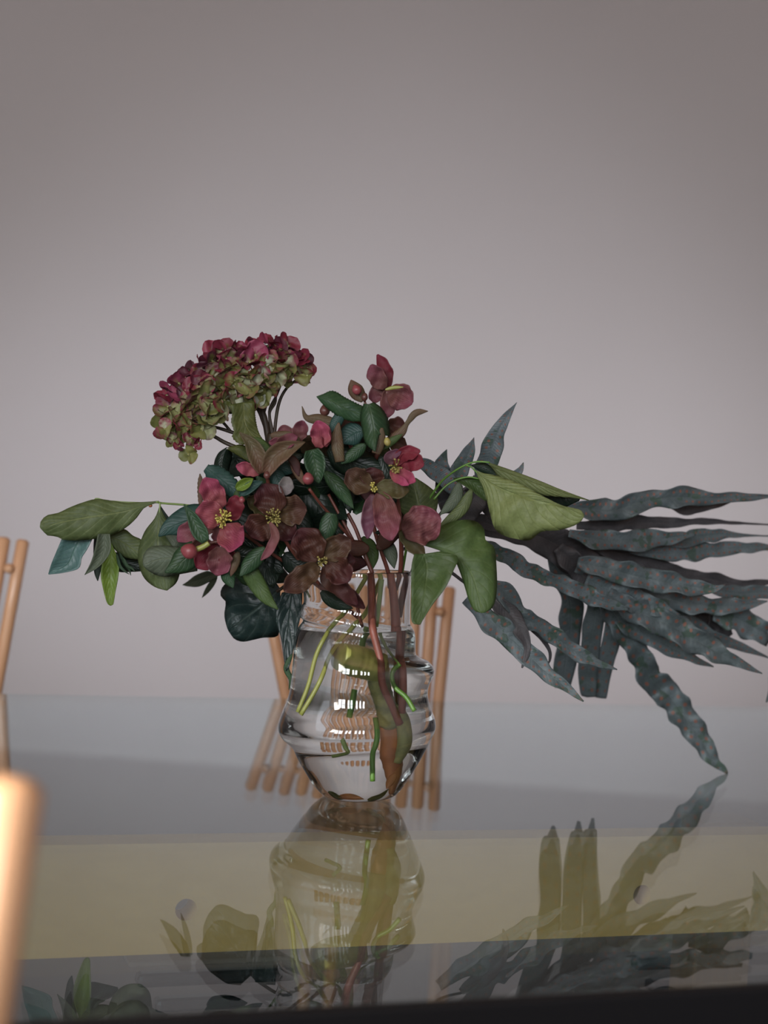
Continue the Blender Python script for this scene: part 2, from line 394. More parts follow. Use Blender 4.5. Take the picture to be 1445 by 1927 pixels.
def stamens(c, cen, r, count, dep, m, parent, spread=(0, 0)):
    """yellow centre: filaments with anthers, one mesh"""
    s = CR[c][2]; (px, py), = cv(c, [cen]); vs = []; fs = []
    base = P(px, py, dep + .006)
    def add(v, f):
        o = len(vs); vs.extend(v); fs.extend([tuple(i+o for i in q) for q in f])
    for k in range(count):
        a = rnd.uniform(0, 6.28); rr = r/s*math.sqrt(rnd.random())
        e = P(px + rr*math.cos(a) + spread[0]/s*rnd.random(), py + rr*1.25*math.sin(a) + spread[1]/s*rnd.random(), dep - rnd.uniform(.002, .010))
        mdl = base.lerp(e, .5) + Vector((rnd.uniform(-1, 1), 0, rnd.uniform(-1, 1)))*.001
        add(*tube_pts([base, mdl, e], [.00035]*3, 5))
        d = Vector((rnd.uniform(-1, 1), rnd.uniform(-1, 1), rnd.uniform(-1, 1))).normalized()*.0009
        add(*tube_pts([e-d, e-d*.5, e+d*.5, e+d], [.0003, .0008, .0008, .0003], 6))
    return props(make('stamen_cluster', vs, fs, m, parent), kind='stuff')
def box_pts(a, b):
    return [(x, y, z) for x in (a[0], b[0]) for y in (a[1], b[1]) for z in (a[2], b[2])], \
        [(0, 1, 3, 2), (4, 6, 7, 5), (0, 4, 5, 1), (2, 3, 7, 6), (0, 2, 6, 4), (1, 5, 7, 3)]
def bevel(o, w, seg=2):
    b = o.modifiers.new('bevel', 'BEVEL'); b.width = w; b.segments = seg; b.limit_method = 'ANGLE'; return o

# ================================================================ SETTING
WALL_Y = 5.6
def structure(name, a, b, m):
    v, f = box_pts(a, b); return props(make(name, v, f, m, smooth=False), kind='structure')
structure('floor', (-2.6, -2.6, -.1), (2.6, WALL_Y, 0), 'floor')
structure('wall_back', (-2.7, WALL_Y, -.1), (2.7, WALL_Y + .1, 3.2), 'wall')
structure('wall_left', (-2.7, -2.6, -.1), (-2.6, WALL_Y, 3.2), 'wall')
structure('wall_right', (2.6, -2.6, -.1), (2.7, WALL_Y, 3.2), 'wall')
structure('ceiling', (-2.7, -2.6, 3.05), (2.7, WALL_Y + .1, 3.15), 'ceil')

# ================================================================ TABLE
pA, pB = T(0, 1306), T(1445, 1331)      # far edge
qA, qB = T(0, 1925), T(1445, 1849)      # front edge
dirx = ((pB - pA).normalized() + (qB - qA).normalized()).normalized(); diry = Vector((-dirx.y, dirx.x, 0))
cen = (T(722, 1318) + T(722, 1887))*.5
hd = ((T(722, 1318) - T(722, 1887)).dot(diry))*.5
def tb(u, v, z): return cen*1 + dirx*u + diry*v + Vector((0, 0, z - cen.z))
table = empty('dining_table', (cen.x, cen.y, 0), 'large glass topped table with a black front edge, carrying the vase', 'table')
def tbox(name, u0, u1, v0, v1, z0, z1, m, parent=table, w=.001):
    vs = [tb(u, v, z) for u in (u0, u1) for v in (v0, v1) for z in (z0, z1)]
    o = make(name, vs, box_pts((0, 0, 0), (1, 1, 1))[1], m, parent, smooth=False)
    if w: bevel(o, w)
    return o
UL = 1.15
props(tbox('tabletop', -UL, UL, -hd, hd, TABLE_Z - .008, TABLE_Z, 'plate'), 'clear reflective plate glass top')
tbox('front_rail', -UL, UL, -hd - .012, -hd - .001, TABLE_Z - .07, TABLE_Z + .0005, 'black', w=.002)
# the beam: a vertical board below the glass, its two round holes cut through
def at_v(px, py, v):
    """point on the vertical plane at table offset v"""
    r = ray(px, py); o = cen + diry*v; k = (o - CAM).dot(diry)/r.dot(diry); return CAM + r*k
VB = (P(722, 1600, 1.50) - cen).dot(diry)
zt = at_v(722, 1581, VB).z; zb = at_v(722, 1779, VB).z
holes = [at_v(350, 1712, VB), at_v(1208, 1684, VB)]
hr = 20/F*1.5
def beam():
    vs = []; fs = []; cuts = [-UL + .04]
    hu = [(h - cen).dot(dirx) for h in holes]
    for h in hu: cuts += [h - .03, h + .03]
    cuts.append(UL - .04); T0 = .035
    def q(pts):
        o = len(vs); vs.extend(pts); fs.append(tuple(range(o, o + len(pts))))
    for i in range(0, len(cuts)-1):
        u0, u1 = cuts[i], cuts[i+1]
        if i % 2 == 0:
            for v in (VB, VB + T0): q([tb(u0, v, zb), tb(u1, v, zb), tb(u1, v, zt), tb(u0, v, zt)])
        else:
            h = holes[i//2]; um = hu[i//2]; N = 24
            per = []
            for k in range(N):
                a = 2*math.pi*k/N; cx, cz = math.cos(a), math.sin(a)
                kx = .03/abs(cx) if abs(cx) > 1e-6 else 9; zl = (zt - h.z) if cz > 0 else (h.z - zb)
                kz = zl/abs(cz) if abs(cz) > 1e-6 else 9; kk = min(kx, kz)
                per.append((um + cx*kk, h.z + cz*kk, um + cx*hr, h.z + cz*hr))
            # corners snap
            for v in (VB, VB + T0):
                for k in range(N):
                    a, b = per[k], per[(k+1) % N]
                    q([tb(a[0], v, a[1]), tb(b[0], v, b[1]), tb(b[2], v, b[3]), tb(a[2], v, a[3])])
                for su, sz in ((-1, -1), (-1, 1), (1, -1), (1, 1)):
                    cu, cz = um + su*.03, zt if sz > 0 else zb
                    near = sorted(range(N), key=lambda k: abs(per[k][0]-cu) + abs(per[k][1]-cz))[:2]
                    q([tb(cu, v, cz), tb(per[near[0]][0], v, per[near[0]][1]), tb(per[near[1]][0], v, per[near[1]][1])])
            for k in range(N):
                a, b = per[k], per[(k+1) % N]
                q([tb(a[2], VB, a[3]), tb(b[2], VB, b[3]), tb(b[2], VB + T0, b[3]), tb(a[2], VB + T0, a[3])])
    u0, u1 = cuts[0], cuts[-1]
    for z in (zt, zb): q([tb(u0, VB, z), tb(u1, VB, z), tb(u1, VB + T0, z), tb(u0, VB + T0, z)])
    for u in (u0, u1): q([tb(u, VB, zb), tb(u, VB, zt), tb(u, VB + T0, zt), tb(u, VB + T0, zb)])
    return make('beam', vs, fs, 'beam', table, smooth=False)
props(beam(), 'pale yellow wooden beam with two round holes')
def u_of(px, py, v): return (at_v(px, py, v) - cen).dot(dirx)
VL = VB + .06
ua, ub = u_of(1308, 1800, VL), u_of(1412, 1800, VL)
for u in (ua, -abs(ua) - .22):
    for v in (VL, ):
        tbox('leg', u, u + (ub - ua), v, v + .05, 0, zt - .002, 'legw', w=.003)
VS = VB + .15
for (x0, x1) in ((262, 560), (1200, 1560)):
    u0, u1 = u_of(x0, 1810, VS), u_of(x1, 1800, VS); zz = at_v((x0+x1)/2, 1815 if x0 < 900 else 1785, VS).z
    for k in range(2):
        tbox('bracket', u0 + .02*k, u1, VS, VS + .02, zz - .022 - .026*k, zz - .026*k - .008, 'steel', w=.005)
    tbox('bracket', u0 - .01, u1, VS, VS + .03, zz + .0, zz + .006, 'board', w=.002)
for v in (-hd + .09, hd - .14):
    for u in (-UL + .1, UL - .16):
        tbox('leg', u, u + .05, v, v + .05, 0, TABLE_Z - .009, 'legw', w=.003)

# ================================================================ CHAIRS
def rod(name, a, b, r, m, parent, n=6, seg=14, dome=True):
    pts = [a.lerp(b, i/(n-1)) for i in range(n)]; rr = [r]*n
    if dome:
        d = (b - a).normalized()
        pts = [a - d*r*.35] + pts + [b + d*r*.35]; rr = [r*.6] + rr + [r*.6]
    vs, fs = tube_pts(pts, rr, seg); return make(name, vs, fs, m, parent)
def slat_chair(label, tops, dirs, r, dowel_drop, seat_back, group='slatted chairs round the table', caps=True, hw=.17):
    """tops: top points of the slats (left to right); dirs: direction of each slat going down (z = -1)"""
    zs = .44; c0 = tops[0].lerp(tops[-1], .5)
    root = empty('slatted_chair', (c0.x, c0.y, 0), label, 'chair', group)
    bots = []
    for t_, d_ in zip(tops, dirs):
        k = (t_.z - zs); b_ = t_ + d_*k; bots.append(b_); rod('slat', b_, t_, r, 'beech', root)
    ax = (tops[-1] - tops[0]); e = ax.normalized()*(r*.6)
    a = tops[0] + dirs[0]*dowel_drop; b = tops[-1] + dirs[-1]*dowel_drop
    rod('dowel', a - e, b + e, r*.55, 'beech', root)
    front = (CAM - tops[0]); front.z = 0; front = front.normalized()
    for q, s in ((a.lerp(b, .5/(len(tops)-1)), -1), (b.lerp(a, .5/(len(tops)-1)), 1)):
        if not caps: break
        C0 = q + front*r*1.3; vs = []; nu = 8; nv = 12
        for i in range(nu+1):
            for j in range(nv):
                th, ph = math.pi*i/nu, 2*math.pi*j/nv
                vs.append(C0 + Vector((math.sin(th)*math.cos(ph), math.sin(th)*math.sin(ph), math.cos(th)))*r*.8)
        make('dowel_cap', vs, [(i*nv+j, i*nv+(j+1) % nv, (i+1)*nv+(j+1) % nv, (i+1)*nv+j) for i in range(nu) for j in range(nv)], 'beech', root)
    back = seat_back.normalized()
    side = Vector((ax.x, ax.y, 0)).normalized(); cb = bots[0].lerp(bots[-1], .5)
    for s in np.linspace(-1, 1, 11):
        p = cb + side*(hw*s); rod('seat_slat', p, p + back*.40, r*.9, 'beech', root)
    for k in (.04, .36): rod('seat_rail', cb - side*hw + back*k - Vector((0, 0, r*1.9)), cb + side*hw + back*k - Vector((0, 0, r*1.9)), r, 'beech', root)
    for s in (-1, 1):
        for k in (.04, .36):
            p = cb + side*(s*hw*.9) + back*k; rod('leg', Vector((p.x, p.y, .006)), Vector((p.x, p.y, zs - r*2.4)), r, 'beech', root)
    return root
DC = 2.283
def pix_chair(label, tl, tr, bl, br, d, n, r, drop, away, **kw):
    TL, TR, BL, BR = P(*tl, d), P(*tr, d), P(*bl, d), P(*br, d)
    tops = [TL.lerp(TR, i/(n-1)) for i in range(n)]; bs = [BL.lerp(BR, i/(n-1)) for i in range(n)]
    for t_ in tops: t_.z += rnd.uniform(-.002, .002)
    dirs = []
    for t_, b_ in zip(tops, bs):
        v = b_ - t_; dirs.append(v/abs(v.z))
    return slat_chair(label, tops, dirs, r, drop, away, **kw)
pix_chair('pale wooden chair with fanned slats standing beyond the table behind the vase', (497, 1098), (846, 1106), (536, 1300), (826, 1306), DC, 12, .0088, .032, Vector((.1, 1, 0)), hw=.105)
pix_chair('pale wooden slatted chair at the far left behind the table', (-170, 1004), (43, 1020), (-205, 1240), (2, 1245), 2.25, 7, .0092, .038, Vector((-.5, 1, 0)))
pix_chair('pale wooden slatted chair close in the foreground at lower left, out of focus', (-420, 1468), (22, 1482), (-520, 1930), (-44, 1927), .60, 5, .0125, .09, Vector((-.3, -1, 0)), caps=False)

# ================================================================ VASE AND WATER
X0, Y0 = 672.0, 1500.0
base = P(X0, Y0 - 2, D0); base.z = TABLE_Z + .0005
PX = D0/F
axu = (P(X0, 1080, D0) - P(X0, 1500, D0)).normalized()     # image-vertical, leaning a little
rx_ = (M @ Vector((1, 0, 0))); rx_ = (rx_ - axu*rx_.dot(axu)).normalized(); ry_ = axu.cross(rx_)
if ry_.y > 0: ry_ = ry_    # depth direction
RP = [(0, 0), (0, 40), (2, 62), (8, 75), (25, 90), (50, 106), (75, 121), (100, 134), (112, 140), (122, 145), (135, 148), (150, 146), (165, 140), (178, 136), (195, 133), (210, 135), (222, 140), (235, 145), (246, 143), (256, 134), (264, 118), (270, 111), (285, 110), (300, 110), (312, 108), (320, 104), (328, 100), (345, 100), (380, 101), (424, 102)]
LP = [(0, 0), (0, 40), (2, 56), (8, 66), (25, 82), (50, 98), (75, 112), (92, 120), (102, 128), (112, 140), (124, 147), (138, 148), (152, 144), (168, 138), (180, 133), (200, 127), (222, 124), (245, 122), (262, 120), (280, 119), (300, 117), (316, 113), (326, 107), (334, 102), (342, 108), (352, 110), (362, 104), (370, 100), (390, 101), (424, 101)]
def prof(th, i):
    c = .5 + .5*math.cos(th); a = RP[i]; b = LP[i]
    return a[0]*c + b[0]*(1-c), a[1]*c + b[1]*(1-c)
def vpoint(th, h, r):
    return base + axu*(h*PX) + (rx_*math.cos(th) + ry_*math.sin(th))*(r*PX)
SEG = 96; NP = len(RP)
def smooth_prof(th, n=110, lo=0, hi=None):
    pts = [prof(th, i) for i in range(NP)]
    A = np.array(pts); E = np.vstack([A[0], A, A[-1]]); out = []
    for i in range(1, len(E)-2):
        p0, p1, p2, p3 = E[i-1:i+3]
        for k in range(4):
            t = k/4; out.append(.5*((2*p1)+(-p0+p2)*t+(2*p0-5*p1+4*p2-p3)*t*t+(-p0+3*p1-3*p2+p3)*t**3))
    out.append(A[-1]); return out
profs = [smooth_prof(2*math.pi*j/SEG) for j in range(SEG)]
WALLT = 4.2   # glass thickness in the same units
def vase_rows():
    outer = []; inner = []
    n = len(profs[0])
    for i in range(n):
        outer.append([vpoint(2*math.pi*j/SEG, max(profs[j][i][0], 0), profs[j][i][1]) for j in range(SEG)])
    for i in range(n-1, -1, -1):
        row = []
        for j in range(SEG):
            h, r = profs[j][i]; w = WALLT if h < 300 else WALLT*.8
            hb = max(h, 0) + (7.0*max(0, 1 - h/40))
            row.append(vpoint(2*math.pi*j/SEG, min(hb, 424), max(r - w, 0)))
        inner.append(row)
    return outer, inner
outer, inner = vase_rows()
def loft(rows, closed_start=True, closed_end=True):
    vs = [p for r in rows for p in r]; fs = []
    for i in range(len(rows)-1):
        for j in range(SEG):
            fs.append((i*SEG+j, i*SEG+(j+1) % SEG, (i+1)*SEG+(j+1) % SEG, (i+1)*SEG+j))
    return vs, fs
def clean(o):
    import bmesh
    bm = bmesh.new(); bm.from_mesh(o.data); bmesh.ops.remove_doubles(bm, verts=bm.verts, dist=1e-5)
    bmesh.ops.dissolve_degenerate(bm, edges=bm.edges, dist=1e-6)
    bmesh.ops.recalc_face_normals(bm, faces=bm.faces); bm.to_mesh(o.data); bm.free(); return o
# rounded rim rows between outer top and inner top
rim = []
for k in range(1, 5):
    a = math.pi*k/5
    rim.append([vpoint(2*math.pi*j/SEG, 424 + 2.0*math.sin(a), (profs[j][-1][1] - WALLT*.4) + WALLT*.4*math.cos(a)) for j in range(SEG)])
vase = make('glass_vase', *loft(outer + rim + inner), 'vase', loc=tuple(base)); clean(vase)
props(vase, 'clear blown glass vase with rippled bulging sides standing on the glass table', 'vase')
WL = 318.0
def water():
    rows = []
    n = len(profs[0])
    for i in range(n):
        hh = [profs[j][i][0] for j in range(SEG)]
        if min(hh) > WL + 1: break
        row = []
        for j in range(SEG):
            h, r = profs[j][i]; w = (WALLT if h < 300 else WALLT*.8) - .5
            hb = max(h, 0) + (7.0*max(0, 1 - h/40)) - .5
            row.append(vpoint(2*math.pi*j/SEG, min(hb, WL), max(r - w, 0)))
        rows.append(row)
    top = rows[-1]; c = base + axu*(WL*PX)
    for k in (.97, .6, .25, 0.0): rows.append([c + (p - c)*k for p in top])
    o = make('water', *loft(rows), 'water', loc=tuple(base)); clean(o)
    for p in o.data.polygons: p.use_smooth = True
    return o
props(water(), 'clear water filling the vase up to its neck', 'water')
wobj = bpy.data.objects['water']

# ================================================================ PLANTS
MOUTH = (680, 1085); 
# ---------- left branch with smooth oval leaves
DL = 1.53
br = empty('leafy_branch', P(560, 1360, 1.53), 'green branch with smooth oval leaves reaching out left of the flowers', 'plant', None)
props(tube('E', [(2100, 900), (1900, 560), (1600, 320), (1240, 215), (1000, 190), (930, 180)], (9, 9, 9, 8, 8), (1.55, 1.55, DL), 'sgreen', br), None)
tube('E', [(960, 178), (850, 186), (700, 181), (560, 168), (490, 152), (470, 165)], (8, 6, 5), DL, 'sgreen', br, 'twig')
tube('E', [(968, 180), (966, 230), (950, 430)], (7, 5, 4), DL, 'sgreen', br, 'petiole')
leaf_e('E', [(955, 176), (830, 212), (640, 262), (400, 297), (200, 337), (85, 378), (62, 372)],
       [(960, 172), (840, 180), (700, 183), (500, 157), (380, 185), (270, 228), (200, 262), (110, 282), (66, 330), (60, 368)],
       [(955, 180), (850, 222), (790, 300), (700, 380), (560, 440), (400, 466), (250, 466), (185, 440), (110, 430), (85, 400), (62, 374)], (DL, DL - .03), 'green', br, cup=.25)
leaf_e('E', [(380, 430), (320, 540), (270, 650), (124, 724)], [(240, 420), (200, 520), (150, 640), (124, 722)],
       [(470, 430), (420, 530), (376, 600), (366, 655), (335, 690), (220, 716), (126, 726)], (DL, DL - .005), 'blue', br, cup=-.5)
leaf_e('E', [(550, 420), (545, 540), (495, 640), (398, 730)], [(500, 420), (478, 530), (448, 630), (398, 730)],
       [(588, 420), (596, 530), (560, 610), (490, 680), (398, 730)], DL - .015, 'grey', br, cup=-.8)
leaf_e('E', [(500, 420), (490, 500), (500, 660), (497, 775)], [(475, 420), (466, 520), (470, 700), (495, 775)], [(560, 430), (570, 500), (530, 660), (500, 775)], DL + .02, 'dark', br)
leaf_e('E', [(600, 490), (592, 640), (590, 760), (592, 880), (595, 963)], [(590, 495), (545, 600), (520, 720), (540, 840), (568, 940), (594, 963)],
       [(604, 495), (655, 630), (652, 740), (630, 860), (614, 950), (596, 963)], DL + .01, 'bright', br, cup=-.5)
leaf_e('E', [(560, 430), (680, 480), (770, 540), (860, 585)], [(570, 420), (690, 383), (765, 435), (825, 463), (865, 520), (862, 583)],
       [(560, 440), (620, 530), (690, 590), (790, 612), (858, 590)], DL + .01, 'green', br, cup=.3)
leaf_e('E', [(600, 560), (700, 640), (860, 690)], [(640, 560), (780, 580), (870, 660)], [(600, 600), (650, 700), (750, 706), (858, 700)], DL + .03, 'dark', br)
leaf('E', [(640, 570), (665, 660), (700, 700), (735, 725)], 11, DL, 'hell', br)
leaf('E', [(690, 600), (720, 660), (755, 680), (780, 708)], 11, DL, 'hell', br)
leaf('E', [(660, 560), (700, 640), (735, 690), (748, 735)], 12, DL + .01, 'hell', br)
leaf_e('E', [(965, 215), (952, 430), (960, 620), (1018, 849)], [(962, 218), (930, 300), (860, 390), (820, 480), (800, 570), (810, 660), (850, 755), (930, 822), (1016, 848)],
       [(968, 218), (1010, 300), (1080, 400), (1140, 560), (1120, 700), (1090, 790), (1020, 849)], (DL, DL), 'green', br, cup=.3)
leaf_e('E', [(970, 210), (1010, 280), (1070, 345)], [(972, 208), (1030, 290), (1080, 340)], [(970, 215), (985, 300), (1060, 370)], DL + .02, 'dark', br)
leaf_e('E', [(1070, 520), (1160, 420), (1270, 360)], [(1060, 512), (1002, 420), (1040, 352), (1120, 325), (1280, 322)], [(1075, 522), (1160, 510), (1280, 440)], DL - .005, 'grey', br)
leaf_e('E', [(1250, 640), (1050, 605), (950, 615), (842, 655)], [(1250, 540), (1050, 511), (900, 518), (845, 580), (838, 645)],
       [(1250, 700), (1100, 727), (1000, 743), (920, 722), (870, 690), (842, 660)], DL - .02, 'grey', br, cup=.4)
leaf_e('E', [(1390, 715), (1260, 768), (1138, 806)], [(1320, 700), (1235, 733), (1180, 775), (1138, 804)], [(1400, 750), (1270, 816), (1180, 816), (1138, 807)], (1.66, 1.72), 'grey', br)
leaf('E', [(1400, 730), (1350, 810), (1285, 903)], 22, (1.66, 1.71), 'grey', br)
ellipsoid('E', (895, 206), 15, 14, DL, 'sorange', br, 'leaf_bud')
# submerged lower part of the branch
tube('0', [(690, 1085), (650, 1150), (622, 1182), (596, 1230), (580, 1290), (560, 1340)], 4.2, (1.55, 1.53, 1.50, 1.50, 1.50), 'syel', br)
tube('0', [(720, 1080), (690, 1150), (662, 1182), (625, 1230), (598, 1290), (566, 1345)], 4.4, (1.55, 1.53, 1.51, 1.49, 1.49), 'syel', br)

# ---------- hydrangea
DH = 1.52
hy = empty('hydrangea_stem', P(700, 1420, 1.55), 'drying crimson and green hydrangea head on dark stalks, highest at the left', 'flower')
topc = [(60, 600), (150, 480), (220, 400), (330, 320), (440, 250), (500, 165), (700, 130), (930, 118), (1120, 130), (1220, 210), (1285, 300)]
botc = [(90, 850), (200, 880), (340, 860), (470, 760), (600, 670), (720, 590), (850, 590), (970, 530), (1060, 420), (1180, 410), (1275, 390)]
tc = spline(topc, 60); bc = spline(botc, 60)
def sepal_mesh(seed):
    r = random.Random(seed); n, mth = 9, 7; vs = []; uv = []
    L = .0112*r.uniform(.9, 1.15); Wd = .0072*r.uniform(.85, 1.15); cu = r.uniform(.1, .7); q1 = r.uniform(0, 6); q2 = r.uniform(.1, .3)
    for i in range(n):
        t = i/(n-1); w = Wd*(math.sin(math.pi*min(t*.78 + .1, 1))**.7)*(1 if t < .99 else .55)
        for j in range(mth):
            s = -1 + 2*j/(mth-1)
            z = cu*L*t*t*.7 - .25*abs(s)*w + q2*w*math.sin(5*t + 3*s + q1) + r.uniform(-.00025, .00025)
            vs.append(Vector((L*t + .0008, s*w, z))); uv.append((t, j/(mth-1)))
    fs = [(i*mth+j, i*mth+j+1, (i+1)*mth+j+1, (i+1)*mth+j) for i in range(n-1) for j in range(mth-1)]
    me = bpy.data.meshes.new('sepal'); me.from_pydata(vs, [], fs); lay = me.uv_layers.new(name='UVMap')
    for lp in me.loops: lay.data[lp.index].uv = uv[lp.vertex_index]
    me.polygons.foreach_set('use_smooth', [True]*len(me.polygons)); me.materials.append(MT['hyd']); return me
SEP = [sepal_mesh(i) for i in range(7)]
def floret_mesh():
    vs, fs = tube_pts([Vector((0, 0, -.012)), Vector((.0005, 0, -.005)), Vector((0, 0, 0))], [.0006, .0006, .0009], 5)
    o = len(vs)
    a, b = tube_pts([Vector((0, 0, -.0002)), Vector((0, 0, .0008)), Vector((0, 0, .0018))], [.0009, .0014, .0006], 7)
    vs += a; fs += [tuple(i+o for i in q) for q in b]
    me = bpy.data.meshes.new('floret'); me.from_pydata(vs, [], fs); me.materials.append(MT['smott']); return me
FLM = floret_mesh()
def add_floret(px, py, d, nrm, scale, blush, ns=4):
    fl = bpy.data.objects.new('floret', FLM); col.objects.link(fl); fl.parent = hy
    fl.location = P(px, py, d) - hy.location
    q = nrm.to_track_quat('Z', 'Y'); fl.rotation_mode = 'QUATERNION'
    fl.rotation_quaternion = q @ Matrix.Rotation(rnd.uniform(0, 6.28), 3, 'Z').to_quaternion(); fl.scale = (scale,)*3
    for k in range(ns):
        s = bpy.data.objects.new('sepal', rnd.choice(SEP)); col.objects.link(s); s.parent = fl
        s.rotation_euler = (rnd.uniform(-.35, .35), rnd.uniform(-.9, .35), k*6.283/ns + rnd.uniform(-.2, .2)); s['blush'] = max(-.5, min(1.4, blush + rnd.uniform(-.3, .3)))
    return fl
cand = []
for _ in range(6000):
    if len(cand) >= 78: break
    u = rnd.random(); v = rnd.random(); i = int(u*59)
    p = tc[i]*(v) + bc[i]*(1-v)
    if all((p[0]-q[0])**2 + (p[1]-q[1])**2 > 66**2 for q, *_ in cand): cand.append((p, u, v))
Xc, Yc, Zc = M @ Vector((1, 0, 0)), M @ Vector((0, 1, 0)), M @ Vector((0, 0, 1))
for p, u, v in cand:
    (px, py), = cv('A', [p])
    d = DH - .045*math.sin(math.pi*min(1, u))*math.cos((v - .35)*1.9) + .01
    nn = (Xc*(u - .5)*1.5 + Yc*(v - .35)*1.6 + Zc*(1.15 - .6*v) + Vector([rnd.uniform(-.7, .7) for _ in range(3)])).normalized()
    blush = -.05 + 1.15*v**1.3 + rnd.uniform(-.15, .15)
    add_floret(px, py, d, nn, rnd.uniform(.85, 1.15), blush)
for (x, y, s, b) in ((285, 1030, .8, .1), (210, 960, .5, 1.0), (370, 935, .5, .9), (820, 560, 1.05, -.6), (1265, 380, 1.0, .2), (90, 820, .8, .3), (150, 910, .6, .6), (300, 900, .6, .7)):
    (px, py), = cv('A', [(x, y)]); add_floret(px, py, DH - .02, (Zc + Xc*rnd.uniform(-.4, .4)).normalized(), s, b, 3)
# darker inner branches under the head
tube('A', [(290, 1020), (265, 960), (300, 880), (430, 820)], 5, DH, 'sdark', hy, 'branch')
for pts, r in (([(1190, 400), (1080, 500), (1020, 640), (990, 870), (985, 950)], 14), ([(1060, 420), (1010, 540), (950, 680), (985, 880)], 12),
               ([(950, 480), (930, 600), (900, 740), (960, 900)], 12), ([(1000, 500), (1000, 600), (950, 700), (975, 900)], 11),
               ([(700, 560), (840, 640), (900, 760), (950, 930)], 17), ([(780, 560), (860, 620), (910, 740), (945, 930)], 26), ([(330, 830), (470, 870), (580, 930), (690, 975), (900, 1040)], 17),
               ([(400, 780), (540, 815), (650, 850), (800, 900)], 15), ([(480, 720), (560, 760), (640, 850)], 12), ([(200, 780), (350, 830), (480, 860)], 13)):
    tube('A', pts, (r*.7, r, r), DH + .01, 'sdark', hy, 'branch')
tube('A', [(965, 860), (960, 960), (1100, 1500), (1500, 2030)], (30, 28, 26), (DH, 1.56), 'sdark', hy)
leaf_e('A', [(735, 600), (745, 760), (800, 860), (930, 960)], [(618, 620), (640, 700), (632, 760), (655, 840), (640, 890), (700, 945), (800, 955), (925, 965)],
       [(830, 600), (835, 700), (850, 800), (880, 880), (935, 950)], DH - .035, 'hyl', hy, n=40, cup=.05, roll=.3, lump=.35, teeth=.05)
# curled mottled leaf below the head
leaf_e('A', [(640, 985), (700, 1000), (780, 1060), (850, 1130)], [(600, 975), (720, 950), (830, 1010), (860, 1110)], [(600, 985), (690, 1040), (780, 1090), (845, 1125)], DH - .03, 'hyl', hy, name='leaf')
leaf_e('A', [(590, 985), (560, 1060), (550, 1150), (600, 1200)], [(600, 970), (530, 1020), (495, 1110), (520, 1200), (590, 1210)], [(640, 980), (640, 1060), (620, 1140), (610, 1200)], DH - .02, 'dark', hy, cup=.9)
leaf_e('A', [(620, 990), (700, 1100), (760, 1200)], [(560, 1000), (560, 1120), (640, 1220)], [(660, 960), (850, 1080), (900, 1200)], DH + .01, 'dark', hy)
# submerged stalk: ringed yellow green, mottled, orange at the cut end
def px_w(x, k=.80): return X0 + (x - X0)*k
tube('0', [(640, 1235), (660, 1242), (690, 1250), (712, 1258)], (25, 29, 27, 24), (1.50, 1.52), 'sstalk', hy, 'ringed_stalk', n=30, nodes=.04, seg=20)
tube('0', [(706, 1262), (712, 1300), (720, 1345), (722, 1368)], (19, 17, 19), (1.52, 1.54), 'smott', hy, 'mottled_stalk', n=26, nodes=.07, seg=16)
tube('0', [(722, 1366), (724, 1400), (727, 1440), (724, 1480)], (16, 18, 13, 4), (1.54, 1.55), 'sorange', hy, 'cut_end', n=26, nodes=.07, seg=16)
leaf('0', [(735, 1445), (728, 1462), (722, 1478)], 8, 1.53, 'sorange', hy, 'bark_flap')

# ---------- hellebores
def flower(parent, c, cen, dep, petals, nst=0, rst=40, sm='yel', name='flower', label=None):
    """petals: (mid, half width, (depth base, depth tip), material)"""
    s = CR[c][2]
    core = ellipsoid(c, cen, .35*rst + 8, .35*rst + 8, dep + .006, 'nect', parent, name, nu=8, nv=10)
    if label: core['label'] = label
    for mid, hw, dd, m in petals: petal(c, mid, hw, (dep + dd[0], dep + dd[1]), m, core)
    if nst: stamens(c, cen, rst, nst, dep - .002, sm, core)
    return core
DF = 1.46
h1 = empty('hellebore_stem', P(650, 1400, 1.5), 'hellebore stem with an open magenta flower and yellow stamens at the left', 'flower', None)
tube('B', [(430, 600), (700, 800), (1000, 1000), (1250, 1200)], 13, (DF + .02, 1.54), 'sred', h1)
flower(h1, 'B', (375, 560), DF, [
    ([(375, 470), (300, 380), (224, 245)], 92, (.0, -.006), 'pink'),
    ([(380, 560), (270, 530), (155, 505)], 108, (.0, -.012), 'pink'),
    ([(400, 560), (455, 500), (470, 380)], 70, (.006, -.006), 'red'),
    ([(370, 620), (440, 700), (525, 750)], 118, (.0, -.018), 'pink'),
    ([(370, 620), (340, 680), (325, 755)], 55, (.004, 0), 'rose')], 46, 62, label='open magenta flower')
flower(h1, 'B', (330, 800), DF + .01, [
    ([(350, 780), (250, 860), (165, 945)], 92, (.0, .01), 'red'),
    ([(350, 780), (340, 900), (325, 1005)], 98, (-.006, .0), 'rose'),
    ([(360, 790), (400, 860), (420, 950)], 70, (.004, .01), 'red'),
    ([(300, 640), (150, 640), (15, 735)], 85, (.015, .02), 'rose'),
    ([(260, 720), (200, 790), (160, 900)], 80, (.01, .02), 'maroon')], 0, 20, label='drooping dusky red flower')
ellipsoid('B', (105, 815), 62, 66, DF - .015, 'bud', h1, ang=70)
tube('B', [(165, 800), (215, 780), (260, 750)], 22, DF - .01, 'syel', h1, 'bud_stalk')
tube('B', [(250, 755), (330, 740), (420, 760)], 12, DF, 'sred', h1, 'bud_stalk')
leaf('B', [(66, 450), (125, 540), (175, 640), (235, 740)], (3, 25, 45, 58, 60, 30), DF - .012, 'hell', h1, cup=-.5)
leaf('B', [(192, 212), (196, 300), (195, 450)], (3, 22, 26, 22, 15), DF + .012, 'brac', h1, serr=.2)
